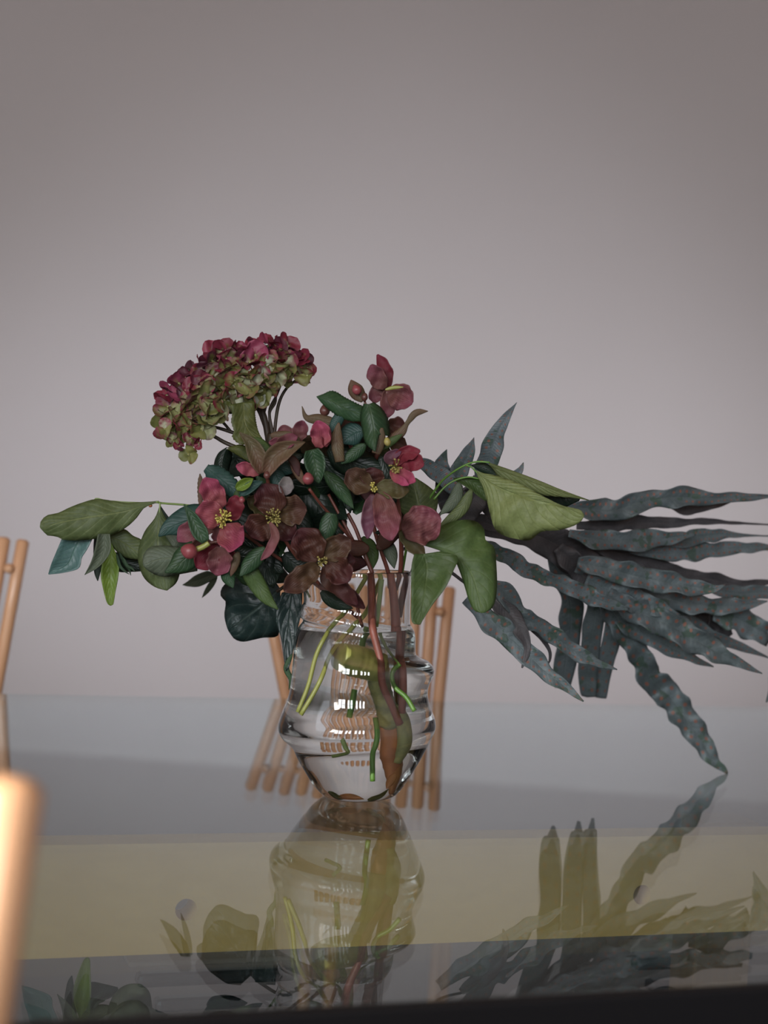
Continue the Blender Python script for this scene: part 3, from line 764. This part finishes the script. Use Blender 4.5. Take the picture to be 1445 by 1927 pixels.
leaf('B', [(238, 165), (330, 235), (440, 330), (500, 420)], (30, 75, 85, 80, 60, 25), DF + .008, 'teal', h1, serr=.12, cup=.4, n=28)
leaf('B', [(330, 560), (180, 560), (60, 590), (-60, 640), (-130, 700)], (60, 100, 120, 100, 60, 5), DF + .03, 'teal', h1)
leaf('B', [(230, 760), (130, 830), (20, 920), (-80, 980)], (50, 80, 100, 90, 50, 5), DF + .022, 'hell', h1)
petal('B', [(655, 210), (570, 180), (472, 150)], 52, (DF + .005, DF), 'pink', h1)
leaf('B', [(470, 330), (540, 290), (605, 250)], 42, DF - .004, 'bright', h1, cup=-.8)
leaf('B', [(500, 380), (590, 310), (680, 272)], 40, DF - .002, 'teal', h1, cup=-.6)
leaf('B', [(480, 340), (500, 400), (520, 470)], 45, DF + .004, 'mid', h1)
ellipsoid('B', (516, 415), 24, 28, DF - .006, 'bud', h1)

h2 = empty('hellebore_stem', P(690, 1400, 1.52), 'hellebore stem with a dark maroon flower facing front, right of the magenta flower', 'flower', None)
tube('B', [(760, 580), (900, 800), (1100, 1050), (1420, 1330)], 14, (DF + .02, 1.54), 'sred', h2)
flower(h2, 'B', (760, 555), DF + .005, [
    ([(750, 540), (735, 420), (690, 290)], 125, (0, -.002), 'maroon'),
    ([(790, 530), (900, 500), (1020, 485)], 118, (0, -.006), 'brown'),
    ([(790, 590), (850, 650), (910, 720)], 90, (.002, .006), 'maroon'),
    ([(730, 590), (640, 640), (580, 700)], 118, (.002, .0), 'maroon'),
    ([(730, 540), (640, 450), (560, 400)], 70, (.008, .010), 'olive')], 40, 62, sm='nect', label='dark maroon flower')
petal('B', [(735, 590), (775, 680), (740, 790), (665, 885)], 36, (DF - .006, DF - .012), 'rose', h2)
petal('B', [(865, 235), (860, 310), (850, 380)], 58, (DF + .0, DF - .004), 'pale', h2)
leaf('B', [(1060, 25), (1085, 130), (1115, 288)], (50, 78, 82, 70, 45, 5), DF - .002, 'hell', h2, cup=-.6)
ellipsoid('B', (1030, 250), 45, 48, DF - .01, 'bud', h2)
leaf('B', [(1160, 200), (1280, 330), (1385, 485)], 58, DF + .03, 'hell', h2)
tube('B', [(1040, 330), (1130, 450), (1260, 595), (1400, 760)], 12, (DF + .01, 1.52), 'sred', h2)
leaf('B', [(1215, 520), (1190, 620), (1140, 772)], (40, 70, 66, 45, 3), DF - .004, 'hell', h2)
leaf('B', [(900, 130), (950, 200), (1000, 300)], 34, DF + .01, 'brac', h2)
leaf('B', [(760, 170), (800, 260), (830, 350)], 60, DF + .02, 'teal', h2)
leaf('B', [(720, 120), (800, 160), (930, 200)], 60, DF + .025, 'teal', h2)

h3 = empty('hellebore_stem', P(700, 1400, 1.51), 'hellebore stem with a brown maroon flower hanging over the vase rim', 'flower', None)
tube('B', [(1150, 900), (1250, 980), (1380, 1150), (1450, 1400)], 14, (DF + .01, 1.51), 'sred', h3)
flower(h3, 'B', (1140, 890), DF - .005, [
    ([(1120, 880), (1040, 770), (960, 640)], 132, (0, -.004), 'maroon'),
    ([(1150, 860), (1240, 800), (1360, 720)], 100, (0, -.004), 'brown'),
    ([(1180, 900), (1260, 960), (1350, 1050)], 108, (.0, -.008), 'maroon'),
    ([(1110, 920), (990, 1020), (845, 1125)], 95, (.0, -.012), 'brown'),
    ([(1170, 920), (1280, 900), (1400, 880)], 80, (.004, .006), 'maroon')], 16, 40, sm='nect', label='brown maroon flower facing down')
petal('B', [(1160, 930), (1180, 1040), (1290, 1110), (1420, 1235)], 62, (DF - .002, DF + .01), 'maroon', h3)
petal('H', [(660, 150), (740, 210), (850, 290), (900, 330)], 45, (DF + .01, DF + .02), 'maroon', h3)
leaf('B', [(700, 790), (610, 880), (500, 1010)], 66, DF + .006, 'hell', h3)
leaf('B', [(440, 900), (410, 1000), (450, 1100)], 58, DF + .012, 'hell', h3)
leaf('B', [(490, 820), (465, 900), (430, 1010)], 34, DF + .004, 'brac', h3)
leaf('H', [(190, 60), (260, 180), (320, 270), (388, 336)], (20, 50, 52, 45, 28, 2), DF + .015, 'mid', h3)
leaf('H', [(640, 230), (720, 290), (830, 330)], 40, DF + .04, 'dark', h3)

h4 = empty('hellebore_stem', P(720, 1400, 1.53), 'tallest hellebore stem with a dusky rose flower seen from the side at the top', 'flower', None)
tube('D', [(300, -100), (430, 300), (590, 900), (660, 1120), (725, 1320), (740, 1480)], 22, (1.50, 1.55), 'sred', h4)
tube('C', [(870, 430), (860, 700), (800, 1000), (700, 1200)], 22, (1.50, 1.52), 'sred', h4)
flower(h4, 'C', (880, 430), 1.495, [
    ([(850, 420), (770, 310), (715, 185)], 88, (0, -.008), 'rose'),
    ([(880, 420), (860, 250), (773, 88)], 62, (.004, .004), 'red'),
    ([(880, 440), (1000, 500), (1115, 560)], 132, (0, -.01), 'rose'),
    ([(870, 430), (880, 560), (875, 700)], 78, (.003, .006), 'rose'),
    ([(850, 410), (770, 460), (740, 560)], 72, (.006, .008), 'rose')], 0, 24, label='dusky rose flower seen from the side')
leaf('C', [(850, 430), (930, 410), (1030, 405)], 16, 1.478, 'syel', h4, 'nectary_lip')
leaf('C', [(518, 335), (560, 430), (640, 540)], (4, 55, 75, 62, 25), 1.492, 'brac', h4)
ellipsoid('C', (572, 430), 48, 52, 1.485, 'bud', h4, ang=25)
ellipsoid('C', (650, 500), 32, 42, 1.487, 'budb', h4, ang=-10)
tube('C', [(650, 540), (680, 640), (760, 800)], 12, 1.495, 'sred', h4, 'bud_stalk')
leaf_e('C', [(185, 498), (330, 540), (480, 620), (660, 690)], [(182, 497), (250, 470), (320, 438), (380, 450), (450, 495), (560, 552), (680, 610)],
       [(184, 500), (250, 580), (330, 650), (430, 712), (540, 742), (660, 735)], (1.47, 1.475), 'hell', h4, cup=.4, n=40, teeth=.07)
leaf_e('C', [(690, 570), (720, 700), (745, 850), (750, 1025)], [(640, 565), (608, 680), (625, 820), (660, 950), (745, 1030)],
       [(740, 552), (820, 612), (880, 720), (897, 880), (830, 850), (790, 880), (756, 1030)], (1.466, 1.455), 'hell', h4, cup=.8, n=36, teeth=.04)
leaf('C', [(440, 640), (380, 740), (310, 855)], 55, 1.475, 'teal', h4)
leaf('C', [(640, 830), (540, 860), (420, 950)], (30, 90, 115, 110, 60, 5), 1.482, 'teal', h4)
leaf('C', [(660, 960), (540, 1060), (420, 1150)], 60, 1.478, 'hell', h4)
leaf('C', [(400, 750), (380, 900), (410, 1130)], (8, 45, 60, 55, 45), 1.474, 'brac', h4)
leaf('C', [(42, 590), (85, 700), (200, 720), (330, 760)], (2, 20, 45, 60, 60), 1.482, 'brac', h4)
leaf('C', [(820, 800), (800, 920), (760, 1050)], (10, 45, 55, 40), 1.462, 'brac', h4)
ellipsoid('C', (870, 935), 34, 44, 1.452, 'nect', h4, ang=10)
ellipsoid('C', (262, 630), 50, 58, 1.485, 'budb', h4)
petal('C', [(870, 820), (960, 790), (1050, 790)], 95, (1.49, 1.485), 'maroon', h4)
leaf('C', [(870, 930), (1000, 850), (1075, 740), (1150, 655), (1266, 638)], (30, 45, 42, 20, 32, 30, 2), 1.475, 'brac', h4)
petal('C', [(900, 900), (980, 960), (1060, 1000)], 80, (1.485, 1.49), 'brown', h4)
leaf('C', [(800, 1010), (900, 940), (1020, 860)], 38, 1.468, 'mid', h4)

h5 = empty('hellebore_stem', P(735, 1400, 1.54), 'hellebore stem with a bright crimson flower facing right, below the tallest flower', 'flower', None)
tube('D', [(780, 300), (840, 700), (862, 1050), (850, 1320), (800, 1500)], 24, (1.49, 1.55), 'sred', h5)
flower(h5, 'D', (800, 215), 1.455, [
    ([(800, 200), (880, 90), (1060, 45)], 78, (0, -.01), 'red'),
    ([(820, 215), (950, 160), (1098, 195)], 105, (.003, -.012), 'red'),
    ([(800, 240), (900, 310), (1010, 370)], 68, (0, -.014), 'pink'),
    ([(760, 230), (800, 320), (940, 405)], 45, (0, -.016), 'pink'),
    ([(770, 190), (730, 120), (860, 45)], 52, (.0, -.004), 'lilac')], 22, 70, sm='nect', label='bright crimson cup shaped flower')
flower(h5, 'D', (575, 425), 1.46, [
    ([(560, 420), (430, 370), (290, 260)], 135, (0, .0), 'brown'),
    ([(600, 430), (760, 440), (945, 465)], 105, (0, -.004), 'olive'),
    ([(630, 480), (700, 700), (755, 985)], 135, (.0, -.014), 'rose'),
    ([(560, 500), (520, 700), (510, 965)], 72, (.003, -.004), 'lilac'),
    ([(570, 410), (560, 330), (560, 220)], 125, (.003, .004), 'maroon')], 12, 40, sm='yel', label='dark flower with one long purple brown petal')
petal('D', [(880, 905), (1050, 830), (1272, 740)], 205, (1.47, 1.455), 'rose', h5, cup=-.3)
petal('D', [(850, 880), (960, 1010), (1110, 1150)], 78, (1.48, 1.475), 'olive', h5)
flower(h5, 'I', (1000, 350), 1.475, [
    ([(1000, 400), (1020, 300), (1060, 175)], 82, (0, -.004), 'rose'),
    ([(940, 350), (880, 270), (790, 290)], 48, (.004, .004), 'rose'),
    ([(1220, 460), (1240, 330), (1210, 175)], 105, (-.004, -.010), 'pink'),
    ([(1290, 450), (1300, 330), (1260, 200)], 55, (-.006, -.004), 'red'),
    ([(930, 480), (850, 420), (700, 400)], 60, (.0, -.006), 'rose')], 0, 20, label='cluster of half closed pink petals')

h6 = empty('hellebore_stem', P(660, 1400, 1.56), 'hellebore shoot with pointed brown green bracts below the hydrangea', 'flower', None)
tube('A', [(920, 1150), (980, 1400), (1200, 1700), (1500, 2000)], 16, (1.47, 1.55), 'sred', h6)
leaf('A', [(700, 845), (810, 960), (900, 1180)], (2, 40, 70, 72, 40), 1.462, 'brac', h6, 'bract', cup=-.7)
leaf('A', [(800, 900), (900, 980), (960, 1060)], 55, 1.468, 'mid', h6, 'bract')
leaf('A', [(1245, 928), (1080, 990), (985, 1060), (920, 1190)], (2, 50, 85, 75, 40), 1.458, 'brac', h6, 'bract', cup=-.7)
leaf('A', [(1200, 900), (1060, 960), (960, 1040)], 50, 1.468, 'brac', h6, 'bract')
petal('A', [(1000, 1010), (1080, 930), (1180, 880)], 60, (1.462, 1.46), 'rose', h6)
leaf('A', [(960, 870), (1040, 880), (1140, 850)], 42, 1.47, 'brac', h6, 'bract')
leaf('A', [(1100, 1040), (1160, 1100), (1190, 1210)], 36, 1.468, 'maroon', h6, 'bract')
ellipsoid('A', (930, 1200), 30, 34, 1.458, 'budb', h6)
# fill leaves deep inside the bunch, mostly near-black to paint its shade
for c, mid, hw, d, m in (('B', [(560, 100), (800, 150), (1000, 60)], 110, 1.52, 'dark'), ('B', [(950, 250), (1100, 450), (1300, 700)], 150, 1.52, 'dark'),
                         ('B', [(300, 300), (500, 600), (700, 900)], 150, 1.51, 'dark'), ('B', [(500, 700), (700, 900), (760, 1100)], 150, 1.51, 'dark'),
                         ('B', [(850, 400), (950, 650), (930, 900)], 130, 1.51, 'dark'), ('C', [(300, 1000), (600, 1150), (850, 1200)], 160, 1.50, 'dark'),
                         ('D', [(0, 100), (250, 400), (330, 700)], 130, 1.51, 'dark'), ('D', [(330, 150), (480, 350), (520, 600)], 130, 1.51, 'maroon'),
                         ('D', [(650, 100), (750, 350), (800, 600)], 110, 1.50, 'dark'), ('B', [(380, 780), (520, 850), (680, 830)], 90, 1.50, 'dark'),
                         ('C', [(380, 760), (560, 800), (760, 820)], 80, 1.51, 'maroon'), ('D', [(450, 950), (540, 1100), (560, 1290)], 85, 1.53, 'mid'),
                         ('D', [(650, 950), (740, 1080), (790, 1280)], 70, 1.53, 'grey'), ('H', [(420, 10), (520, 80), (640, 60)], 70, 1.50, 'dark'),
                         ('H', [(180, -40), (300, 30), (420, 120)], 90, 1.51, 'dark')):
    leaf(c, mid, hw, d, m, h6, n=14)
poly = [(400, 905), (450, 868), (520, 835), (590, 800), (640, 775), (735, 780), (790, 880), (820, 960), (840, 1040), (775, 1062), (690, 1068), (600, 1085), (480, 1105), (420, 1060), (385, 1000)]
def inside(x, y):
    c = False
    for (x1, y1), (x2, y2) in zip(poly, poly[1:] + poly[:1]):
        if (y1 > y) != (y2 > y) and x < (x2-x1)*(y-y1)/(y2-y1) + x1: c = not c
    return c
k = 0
while k < 60:  # random fill leaves; the dark ones put the bunch's shade into colour
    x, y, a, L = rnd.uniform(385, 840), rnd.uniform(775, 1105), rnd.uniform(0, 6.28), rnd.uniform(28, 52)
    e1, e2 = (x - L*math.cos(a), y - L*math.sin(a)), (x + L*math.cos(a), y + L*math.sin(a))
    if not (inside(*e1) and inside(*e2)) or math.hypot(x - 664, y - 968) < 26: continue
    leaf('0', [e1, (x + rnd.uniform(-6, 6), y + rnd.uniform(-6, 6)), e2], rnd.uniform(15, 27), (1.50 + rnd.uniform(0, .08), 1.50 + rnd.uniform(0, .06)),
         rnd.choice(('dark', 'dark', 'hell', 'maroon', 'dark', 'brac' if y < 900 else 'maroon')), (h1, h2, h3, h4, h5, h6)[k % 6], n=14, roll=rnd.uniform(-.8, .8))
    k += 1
for pts, r in (([(430, 1000), (480, 1130), (560, 1330)], 22), ([(300, 700), (400, 900), (500, 1200)], 20), ([(100, 500), (260, 800), (420, 1100)], 16)):
    tube('D', pts, r, 1.52, 'sred', h6)
# ---------- glossy dark leaves left of the rim
iv = empty('dark_leaf_stem', P(640, 1120, 1.53), 'pair of glossy blackish green leaves hanging left of the vase neck', 'plant', None)
tube('H', [(760, 330), (600, 170), (450, 190), (380, 230)], 10, (1.56, 1.59), 'sdark', iv)
leaf_e('H', [(400, 215), (275, 320), (190, 390), (100, 455)], [(330, 110), (200, 110), (70, 190), (48, 255), (78, 290), (70, 370), (85, 440), (98, 470)],
       [(400, 280), (392, 400), (386, 490), (300, 502), (240, 515), (180, 526), (130, 510), (100, 470)], (1.60, 1.63), 'ivy', iv, cup=.3)
leaf_e('H', [(470, 225), (450, 400), (436, 560), (438, 700)], [(410, 235), (376, 330), (375, 400), (405, 510), (420, 620), (433, 700)],
       [(530, 235), (525, 350), (505, 440), (478, 570), (462, 650), (440, 700)], (1.57, 1.56), 'ivy', iv, cup=-.2)
leaf('H', [(470, 600), (436, 680), (462, 750), (450, 812)], 16, 1.56, 'hell', iv)

# ---------- right branch with light green leaves
DR = 1.50
rb = empty('leafy_branch', P(740, 1420, 1.55), 'green branch arching right with broad light green ribbed leaves', 'plant')
tube('F', [(60, 1300), (110, 1050), (200, 850), (330, 650), (420, 570), (520, 512), (600, 490), (690, 495)], (10, 9, 8, 6), (1.55, DR), 'sbright', rb)
tube('F', [(290, 760), (370, 670), (450, 620), (540, 600), (620, 615)], (8, 7, 5), DR + .005, 'sbright', rb, 'twig')
tube('F', [(520, 515), (560, 530), (600, 570), (640, 610)], 6, DR, 'sbright', rb, 'petiole')
leaf_e('F', [(590, 560), (740, 665), (950, 745), (1200, 808), (1366, 872)], [(575, 545), (640, 570), (735, 590), (900, 645), (1035, 717), (1200, 800), (1330, 832), (1362, 862)],
       [(596, 575), (650, 700), (690, 850), (728, 970), (800, 1022), (900, 1046), (980, 1050), (1060, 990), (1180, 980), (1290, 950), (1350, 910), (1366, 880)], (DR, DR - .03), 'light', rb, cup=.25, n=34)
leaf_e('F', [(690, 520), (900, 600), (1150, 690), (1400, 765)], [(680, 495), (850, 553), (1050, 628), (1200, 690), (1400, 764)],
       [(700, 540), (760, 620), (1030, 722), (1290, 748), (1398, 768)], (DR + .02, DR + .01), 'light', rb)
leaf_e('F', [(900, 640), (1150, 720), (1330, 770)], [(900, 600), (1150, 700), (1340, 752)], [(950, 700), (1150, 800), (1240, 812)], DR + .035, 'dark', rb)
leaf_e('F', [(555, 515), (650, 540), (735, 590)], [(555, 512), (650, 498), (700, 530), (737, 585)], [(560, 520), (640, 570), (732, 600)], DR + .01, 'dark', rb)  # dark sheet standing in for the shaded gap beside the stem
leaf_e('F', [(430, 615), (540, 625), (620, 690), (665, 770)], [(430, 608), (520, 600), (640, 620), (670, 760)], [(440, 625), (520, 670), (600, 730), (660, 772)], DR + .012, 'mid', rb, cup=-.8)
leaf('F', [(470, 640), (440, 760), (335, 870)], 45, DR + .008, 'grey', rb)
leaf('F', [(560, 690), (480, 840), (325, 955)], 42, DR + .002, 'green', rb)
leaf_e('F', [(200, 1075), (420, 1150), (555, 1290), (640, 1570)], [(230, 1055), (330, 960), (440, 914), (570, 912), (645, 965), (662, 1055), (722, 1105), (738, 1250), (740, 1410), (712, 1530), (645, 1573)],
       [(205, 1085), (330, 1125), (430, 1185), (470, 1260), (510, 1380), (540, 1480), (580, 1555), (636, 1573)], (DR - .02, DR - .035), 'mid', rb, cup=.35, n=34)
leaf_e('F', [(215, 1150), (238, 1250), (225, 1400), (188, 1655)], [(150, 1150), (130, 1250), (128, 1450), (132, 1630), (184, 1656)],
       [(340, 1130), (462, 1170), (425, 1280), (370, 1395), (290, 1500), (225, 1600), (192, 1656)], (DR - .03, DR - .05), 'mid', rb, cup=-.35, n=30)
leaf('F', [(200, 900), (180, 780), (150, 650), (140, 610)], (90, 130, 140, 90, 20), DR + .02, 'green', rb)
# submerged green shoots
tube('0', [(706, 1183), (716, 1210), (735, 1235), (750, 1250)], 3, (1.54, 1.50), 'sgreen', rb)
tube('0', [(752, 1250), (736, 1268), (742, 1292), (764, 1312), (780, 1338)], 4.5, (1.50, 1.49), 'sbright', rb)
tube('0', [(668, 1296), (664, 1320), (658, 1352)], 5.5, 1.50, 'sbright', rb)
tube('0', [(704, 1352), (707, 1384), (700, 1412), (701, 1470)], 5.0, 1.50, 'sbright', rb)
tube('0', [(646, 1388), (656, 1408), (640, 1416), (626, 1420)], 4, 1.50, 'sgreen', rb)
tube('0', [(718, 1090), (712, 1140), (707, 1180)], 4.5, 1.52, 'sgreen', rb)
# submerged red stems
tube('0', [(698, 1090), (700, 1140), (701, 1183), (715, 1240), (718, 1285), (734, 1328), (746, 1365)], (7, 8, 7, 7, 7, 8), (1.535, 1.50, 1.495, 1.51), 'sredlit', h4)
tube('0', [(735, 1085), (741, 1130), (744, 1183), (737, 1260), (736, 1340)], (7, 9, 8, 8), (1.54, 1.54), 'sredlit', h5)
tube('0', [(766, 1085), (756, 1130), (750, 1160)], (6, 7), (1.55, 1.56), 'sred', h5)
tube('0', [(747, 1180), (748, 1250), (749, 1300), (746, 1345)], 7, 1.525, 'sredlit', h3)
tube('0', [(735, 1328), (744, 1360), (745, 1390), (733, 1420)], (9, 13, 13, 8), (1.53, 1.54), 'smott', h5, 'cut_end')
tube('0', [(690, 1180), (680, 1210), (676, 1240)], 5, 1.54, 'sgreen', h1)

# ---------- ferns
fr = empty('fern_frond', P(760, 1300, 1.58), 'grey blue fern frond with rust dots spreading far right over the table', 'plant', None)
FB, FE = 1.66, 1.86
def fern(mid, hw, d, m='fern', parent=None, c='G', ruffle=.13, rf=None, wave=.35, **kw):
    A = spline(cv(c, mid), 30); L = np.sum(np.linalg.norm(np.diff(A, axis=0), axis=1)); mw = np.mean(hw)/CR[c][2]
    rf = rf or max(2, L/rnd.uniform(50, 85)); hw = tuple(h*1.1*rnd.uniform(.93, 1.07) for h in hw)
    o = leaf(c, mid, hw, d, m, parent or fr, n=max(22, int(L/6)), ruffle=ruffle, rf=rf, wave=wave*1.5, wfreq=rf, **{**dict(cup=-.10, crease=.10, wpow=2.2, lump=.3, ls=22.0, nv=13), **kw})
    o['aspect'] = float(max(4, L/(mw*1.05))); o.name = 'frond_lobe'; return o
tube('G', [(-250, 330), (0, 230), (150, 215), (350, 250), (480, 330), (600, 420), (720, 540), (780, 620)], (8, 9, 8, 5, 3), (1.57, 1.62, 1.70, 1.74, 1.78), 'fernd', fr, 'rachis')
fern([(110, 230), (300, 250), (430, 290), (560, 380), (700, 520)], (30, 50, 75, 80, 60), (1.64, 1.76), 'fernd', ruffle=.05, wave=.1)
fern([(500, 125), (600, 140), (720, 150), (850, 112), (1000, 88), (1200, 92), (1445, 84), (1480, 82)], (12, 40, 45, 38, 42, 26, 18, 4), (1.70, 1.76))
fern([(980, 130), (1060, 148), (1180, 125), (1300, 100)], (5, 22, 18, 2), (1.77, 1.78), 'fernd')
fern([(555, 218), (700, 220), (850, 205), (1000, 207), (1150, 200), (1300, 208), (1460, 216)], (18, 28, 30, 26, 16, 12, 5, 3), (1.72, 1.84), 'fernd')
fern([(520, 255), (650, 285), (780, 290), (900, 285), (1040, 270), (1110, 262)], (16, 38, 42, 44, 40, 24, 3), (1.68, 1.76))
fern([(900, 310), (1050, 290), (1130, 270), (1250, 262), (1350, 266), (1460, 268)], (16, 28, 32, 28, 14, 5, 3), (1.76, 1.82))
fern([(800, 335), (950, 350), (1080, 345), (1220, 330), (1350, 322), (1470, 322)], (12, 26, 36, 34, 24, 12), (1.74, 1.84))
fern([(640, 320), (800, 360), (930, 400), (1050, 450), (1180, 468), (1300, 492), (1460, 482)], (20, 45, 40, 30, 28, 20, 10), (1.74, 1.84), 'fernd')
fern([(560, 390), (700, 420), (830, 455), (950, 478), (1080, 502), (1190, 515), (1246, 495)], (20, 45, 48, 50, 44, 30, 2), (1.68, 1.70))
fern([(560, 400), (720, 470), (880, 530), (1000, 565), (1150, 592), (1300, 592), (1442, 572)], (30, 45, 48, 45, 38, 30, 3), (1.70, 1.78))
fern([(1190, 520), (1300, 535), (1400, 532), (1500, 530)], (14, 28, 34, 30, 15), (1.80, 1.84))
fern([(600, 470), (760, 540), (900, 590), (1040, 640)], (30, 50, 50, 40, 3), (1.70, 1.72))
fern([(700, 545), (850, 625), (980, 680), (1120, 760), (1270, 840), (1418, 908)], (30, 52, 55, 56, 46, 24, 2), (1.70, 1.74))
fern([(760, 540), (950, 620), (1100, 690), (1230, 755), (1340, 790), (1455, 838)], (20, 42, 40, 36, 26, 16, 2), (1.76, 1.82))
fern([(700, 600), (830, 690), (950, 760), (1080, 830), (1192, 877)], (30, 48, 46, 36, 20, 2), (1.74, 1.78))
dt = (T(1366, 1456) - CAM).dot(M @ Vector((0, 0, -1)))
fern([(680, 560), (770, 690), (850, 820), (900, 930), (985, 1010), (1050, 1100), (1130, 1210), (1190, 1310), (1240, 1352), (1256, 1374)],
     (35, 48, 56, 48, 54, 56, 56, 52, 46, 30, 4), (1.72, dt - .02, dt), ruffle=.10, rf=8)
def drooping(mid, left, right, d0, d1):
    # a lobe that hangs down and bends back underneath at its tip
    dep = [d0 + (d1 - d0)*k/22 for k in range(23)] + [d1 + .055]
    o = leaf_e('G', mid, left, right, dep, 'fern', fr, name='frond_lobe', n=48, cup=.12, wave=.08, wfreq=5); o['aspect'] = 11.0
drooping([(450, 340), (495, 460), (528, 600), (525, 720), (505, 850), (488, 975), (497, 948)],
         [(415, 350), (440, 470), (485, 560), (470, 650), (478, 720), (450, 850), (445, 950), (462, 975), (490, 950)],
         [(490, 330), (545, 450), (580, 560), (590, 600), (575, 720), (562, 830), (535, 940), (520, 975), (502, 950)], 1.72, 1.83)
drooping([(640, 520), (640, 650), (622, 760), (608, 880), (604, 1014), (610, 986)],
         [(600, 520), (604, 600), (582, 680), (578, 760), (562, 880), (570, 985), (582, 1012), (603, 988)],
         [(680, 520), (688, 620), (672, 740), (655, 880), (648, 960), (645, 1018), (617, 988)], 1.73, 1.83)
drooping([(740, 570), (715, 700), (695, 830), (678, 930), (670, 1022), (674, 996)],
         [(700, 570), (684, 700), (660, 820), (640, 930), (638, 1015), (668, 998)],
         [(780, 570), (758, 760), (735, 840), (712, 930), (694, 1022), (680, 998)], 1.735, 1.84)
fern([(470, 320), (560, 420), (620, 520), (720, 600)], (30, 45, 42, 35, 10), (1.69, 1.72), 'fernd')
fern([(1190, 640), (1290, 650), (1370, 690), (1460, 740)], (20, 50, 56, 52, 40), (1.78, 1.82))
fern([(1040, 570), (1110, 640), (1185, 722)], (20, 40, 46, 30), (1.80, 1.82), 'fernd')
fern([(1180, 620), (1220, 680), (1262, 738)], (20, 38, 40, 20), (1.80, 1.82), 'fernd')
fern([(1455, 700), (1500, 780), (1495, 900), (1438, 1042)], (20, 40, 40, 26, 3), (1.80, 1.76))
fern([(950, 560), (1020, 620), (1080, 680)], (20, 36, 30, 5), (1.80, 1.82), 'fernd')
fern([(560, 320), (700, 350), (780, 370)], (25, 30, 26, 10), (1.76, 1.80), 'fernd')
f2 = empty('fern_frond', P(755, 1310, 1.57), 'narrow grey blue fern frond drooping right of the vase, below the light green leaves', 'plant', None)
def fern2(*a, **k): return fern(*a, parent=f2, **k)
tube('G', [(-200, 400), (-60, 420), (60, 500), (160, 520)], (9, 8, 6), (1.57, 1.62), 'fernd', f2, 'rachis')
fern2([(80, 290), (170, 330), (260, 380), (340, 432), (450, 475), (560, 520), (680, 575), (800, 610)], (12, 28, 34, 32, 30, 36, 36, 26, 6), (1.60, 1.68))
fern2([(150, 480), (230, 540), (300, 640), (390, 690), (480, 755), (570, 820), (660, 860), (744, 890)], (20, 38, 40, 34, 34, 34, 30, 16, 2), (1.60, 1.64))
fern2([(40, 560), (130, 640), (220, 720), (310, 800), (400, 890), (490, 960), (588, 1037)], (20, 40, 48, 46, 42, 34, 20, 2), (1.61, 1.60))
fern2([(150, 540), (250, 640), (310, 730), (325, 800), (302, 882)], (14, 36, 38, 28, 14, 3), (1.61, 1.60), m='fernd')
fern2([(290, 660), (370, 720), (425, 790), (432, 840), (418, 872)], (3, 10, 9, 7, 3), (1.63, 1.64), m='fernd', ruffle=0)
f3 = empty('fern_frond', P(745, 1320, 1.58), 'short fern frond with upright pointed tips behind the arching green stem', 'plant', None)
def fern3(mid, hw, d, m='fern', **k): return fern(mid, hw, d, m, parent=f3, c='F', ruffle=.06, wave=.15, **k)
tube('F', [(100, 1350), (250, 1000), (420, 760), (600, 620)], 10, (1.56, 1.60), 'fernd', f3, 'rachis')
fern3([(885, 64), (810, 170), (745, 280), (705, 400), (665, 530), (640, 640)], (1, 24, 45, 66, 72, 74, 60), (1.60, 1.62))
fern3([(578, 316), (540, 420), (480, 540), (440, 620)], (1, 32, 52, 56, 40), (1.59, 1.60))
fern3([(383, 401), (355, 470), (345, 560), (360, 640)], (1, 28, 48, 50, 40), (1.60, 1.61))
fern3([(150, 480), (240, 520), (330, 580), (420, 660), (500, 740)], (20, 46, 52, 55, 50, 30), (1.58, 1.60))
fern3([(932, 494), (900, 560), (800, 650), (640, 700)], (1, 30, 46, 44, 40), (1.61, 1.61))
fern3([(360, 600), (400, 720), (400, 860)], (50, 90, 90, 40), (1.61, 1.62), 'fernd')
fern3([(620, 600), (570, 760), (500, 930)], (40, 75, 80, 40), (1.60, 1.61), 'fernd')
fern3([(430, 920), (600, 915), (760, 960)], (20, 36, 50, 30), (1.62, 1.64), 'fernd')
fern3([(660, 640), (700, 800), (760, 930)], (60, 70, 60, 20), (1.62, 1.64), 'fernd')
# ---------- scraps at the bottom of the vase
zz = 1.53
for i, (pts, hw, m, nm, lab) in enumerate((
        ([(622, 1484), (636, 1493), (650, 1496)], 6, 'hyl', 'leaf_scrap', 'olive leaf scrap at the left of the vase bottom'),
        ([(640, 1492), (662, 1491), (684, 1495)], 6, 'sorange', 'petal_scrap', 'brown fallen petal lying in the middle of the vase bottom'),
        ([(690, 1497), (712, 1492), (726, 1478)], 5, 'hyl', 'leaf_scrap', 'curved green scrap at the right of the vase bottom'))):
    r = empty(nm, P(pts[1][0], pts[1][1], zz - .01), lab, 'plant scrap')
    leaf('0', pts, hw, zz, m, r, 'blade', n=12, cup=-.6)
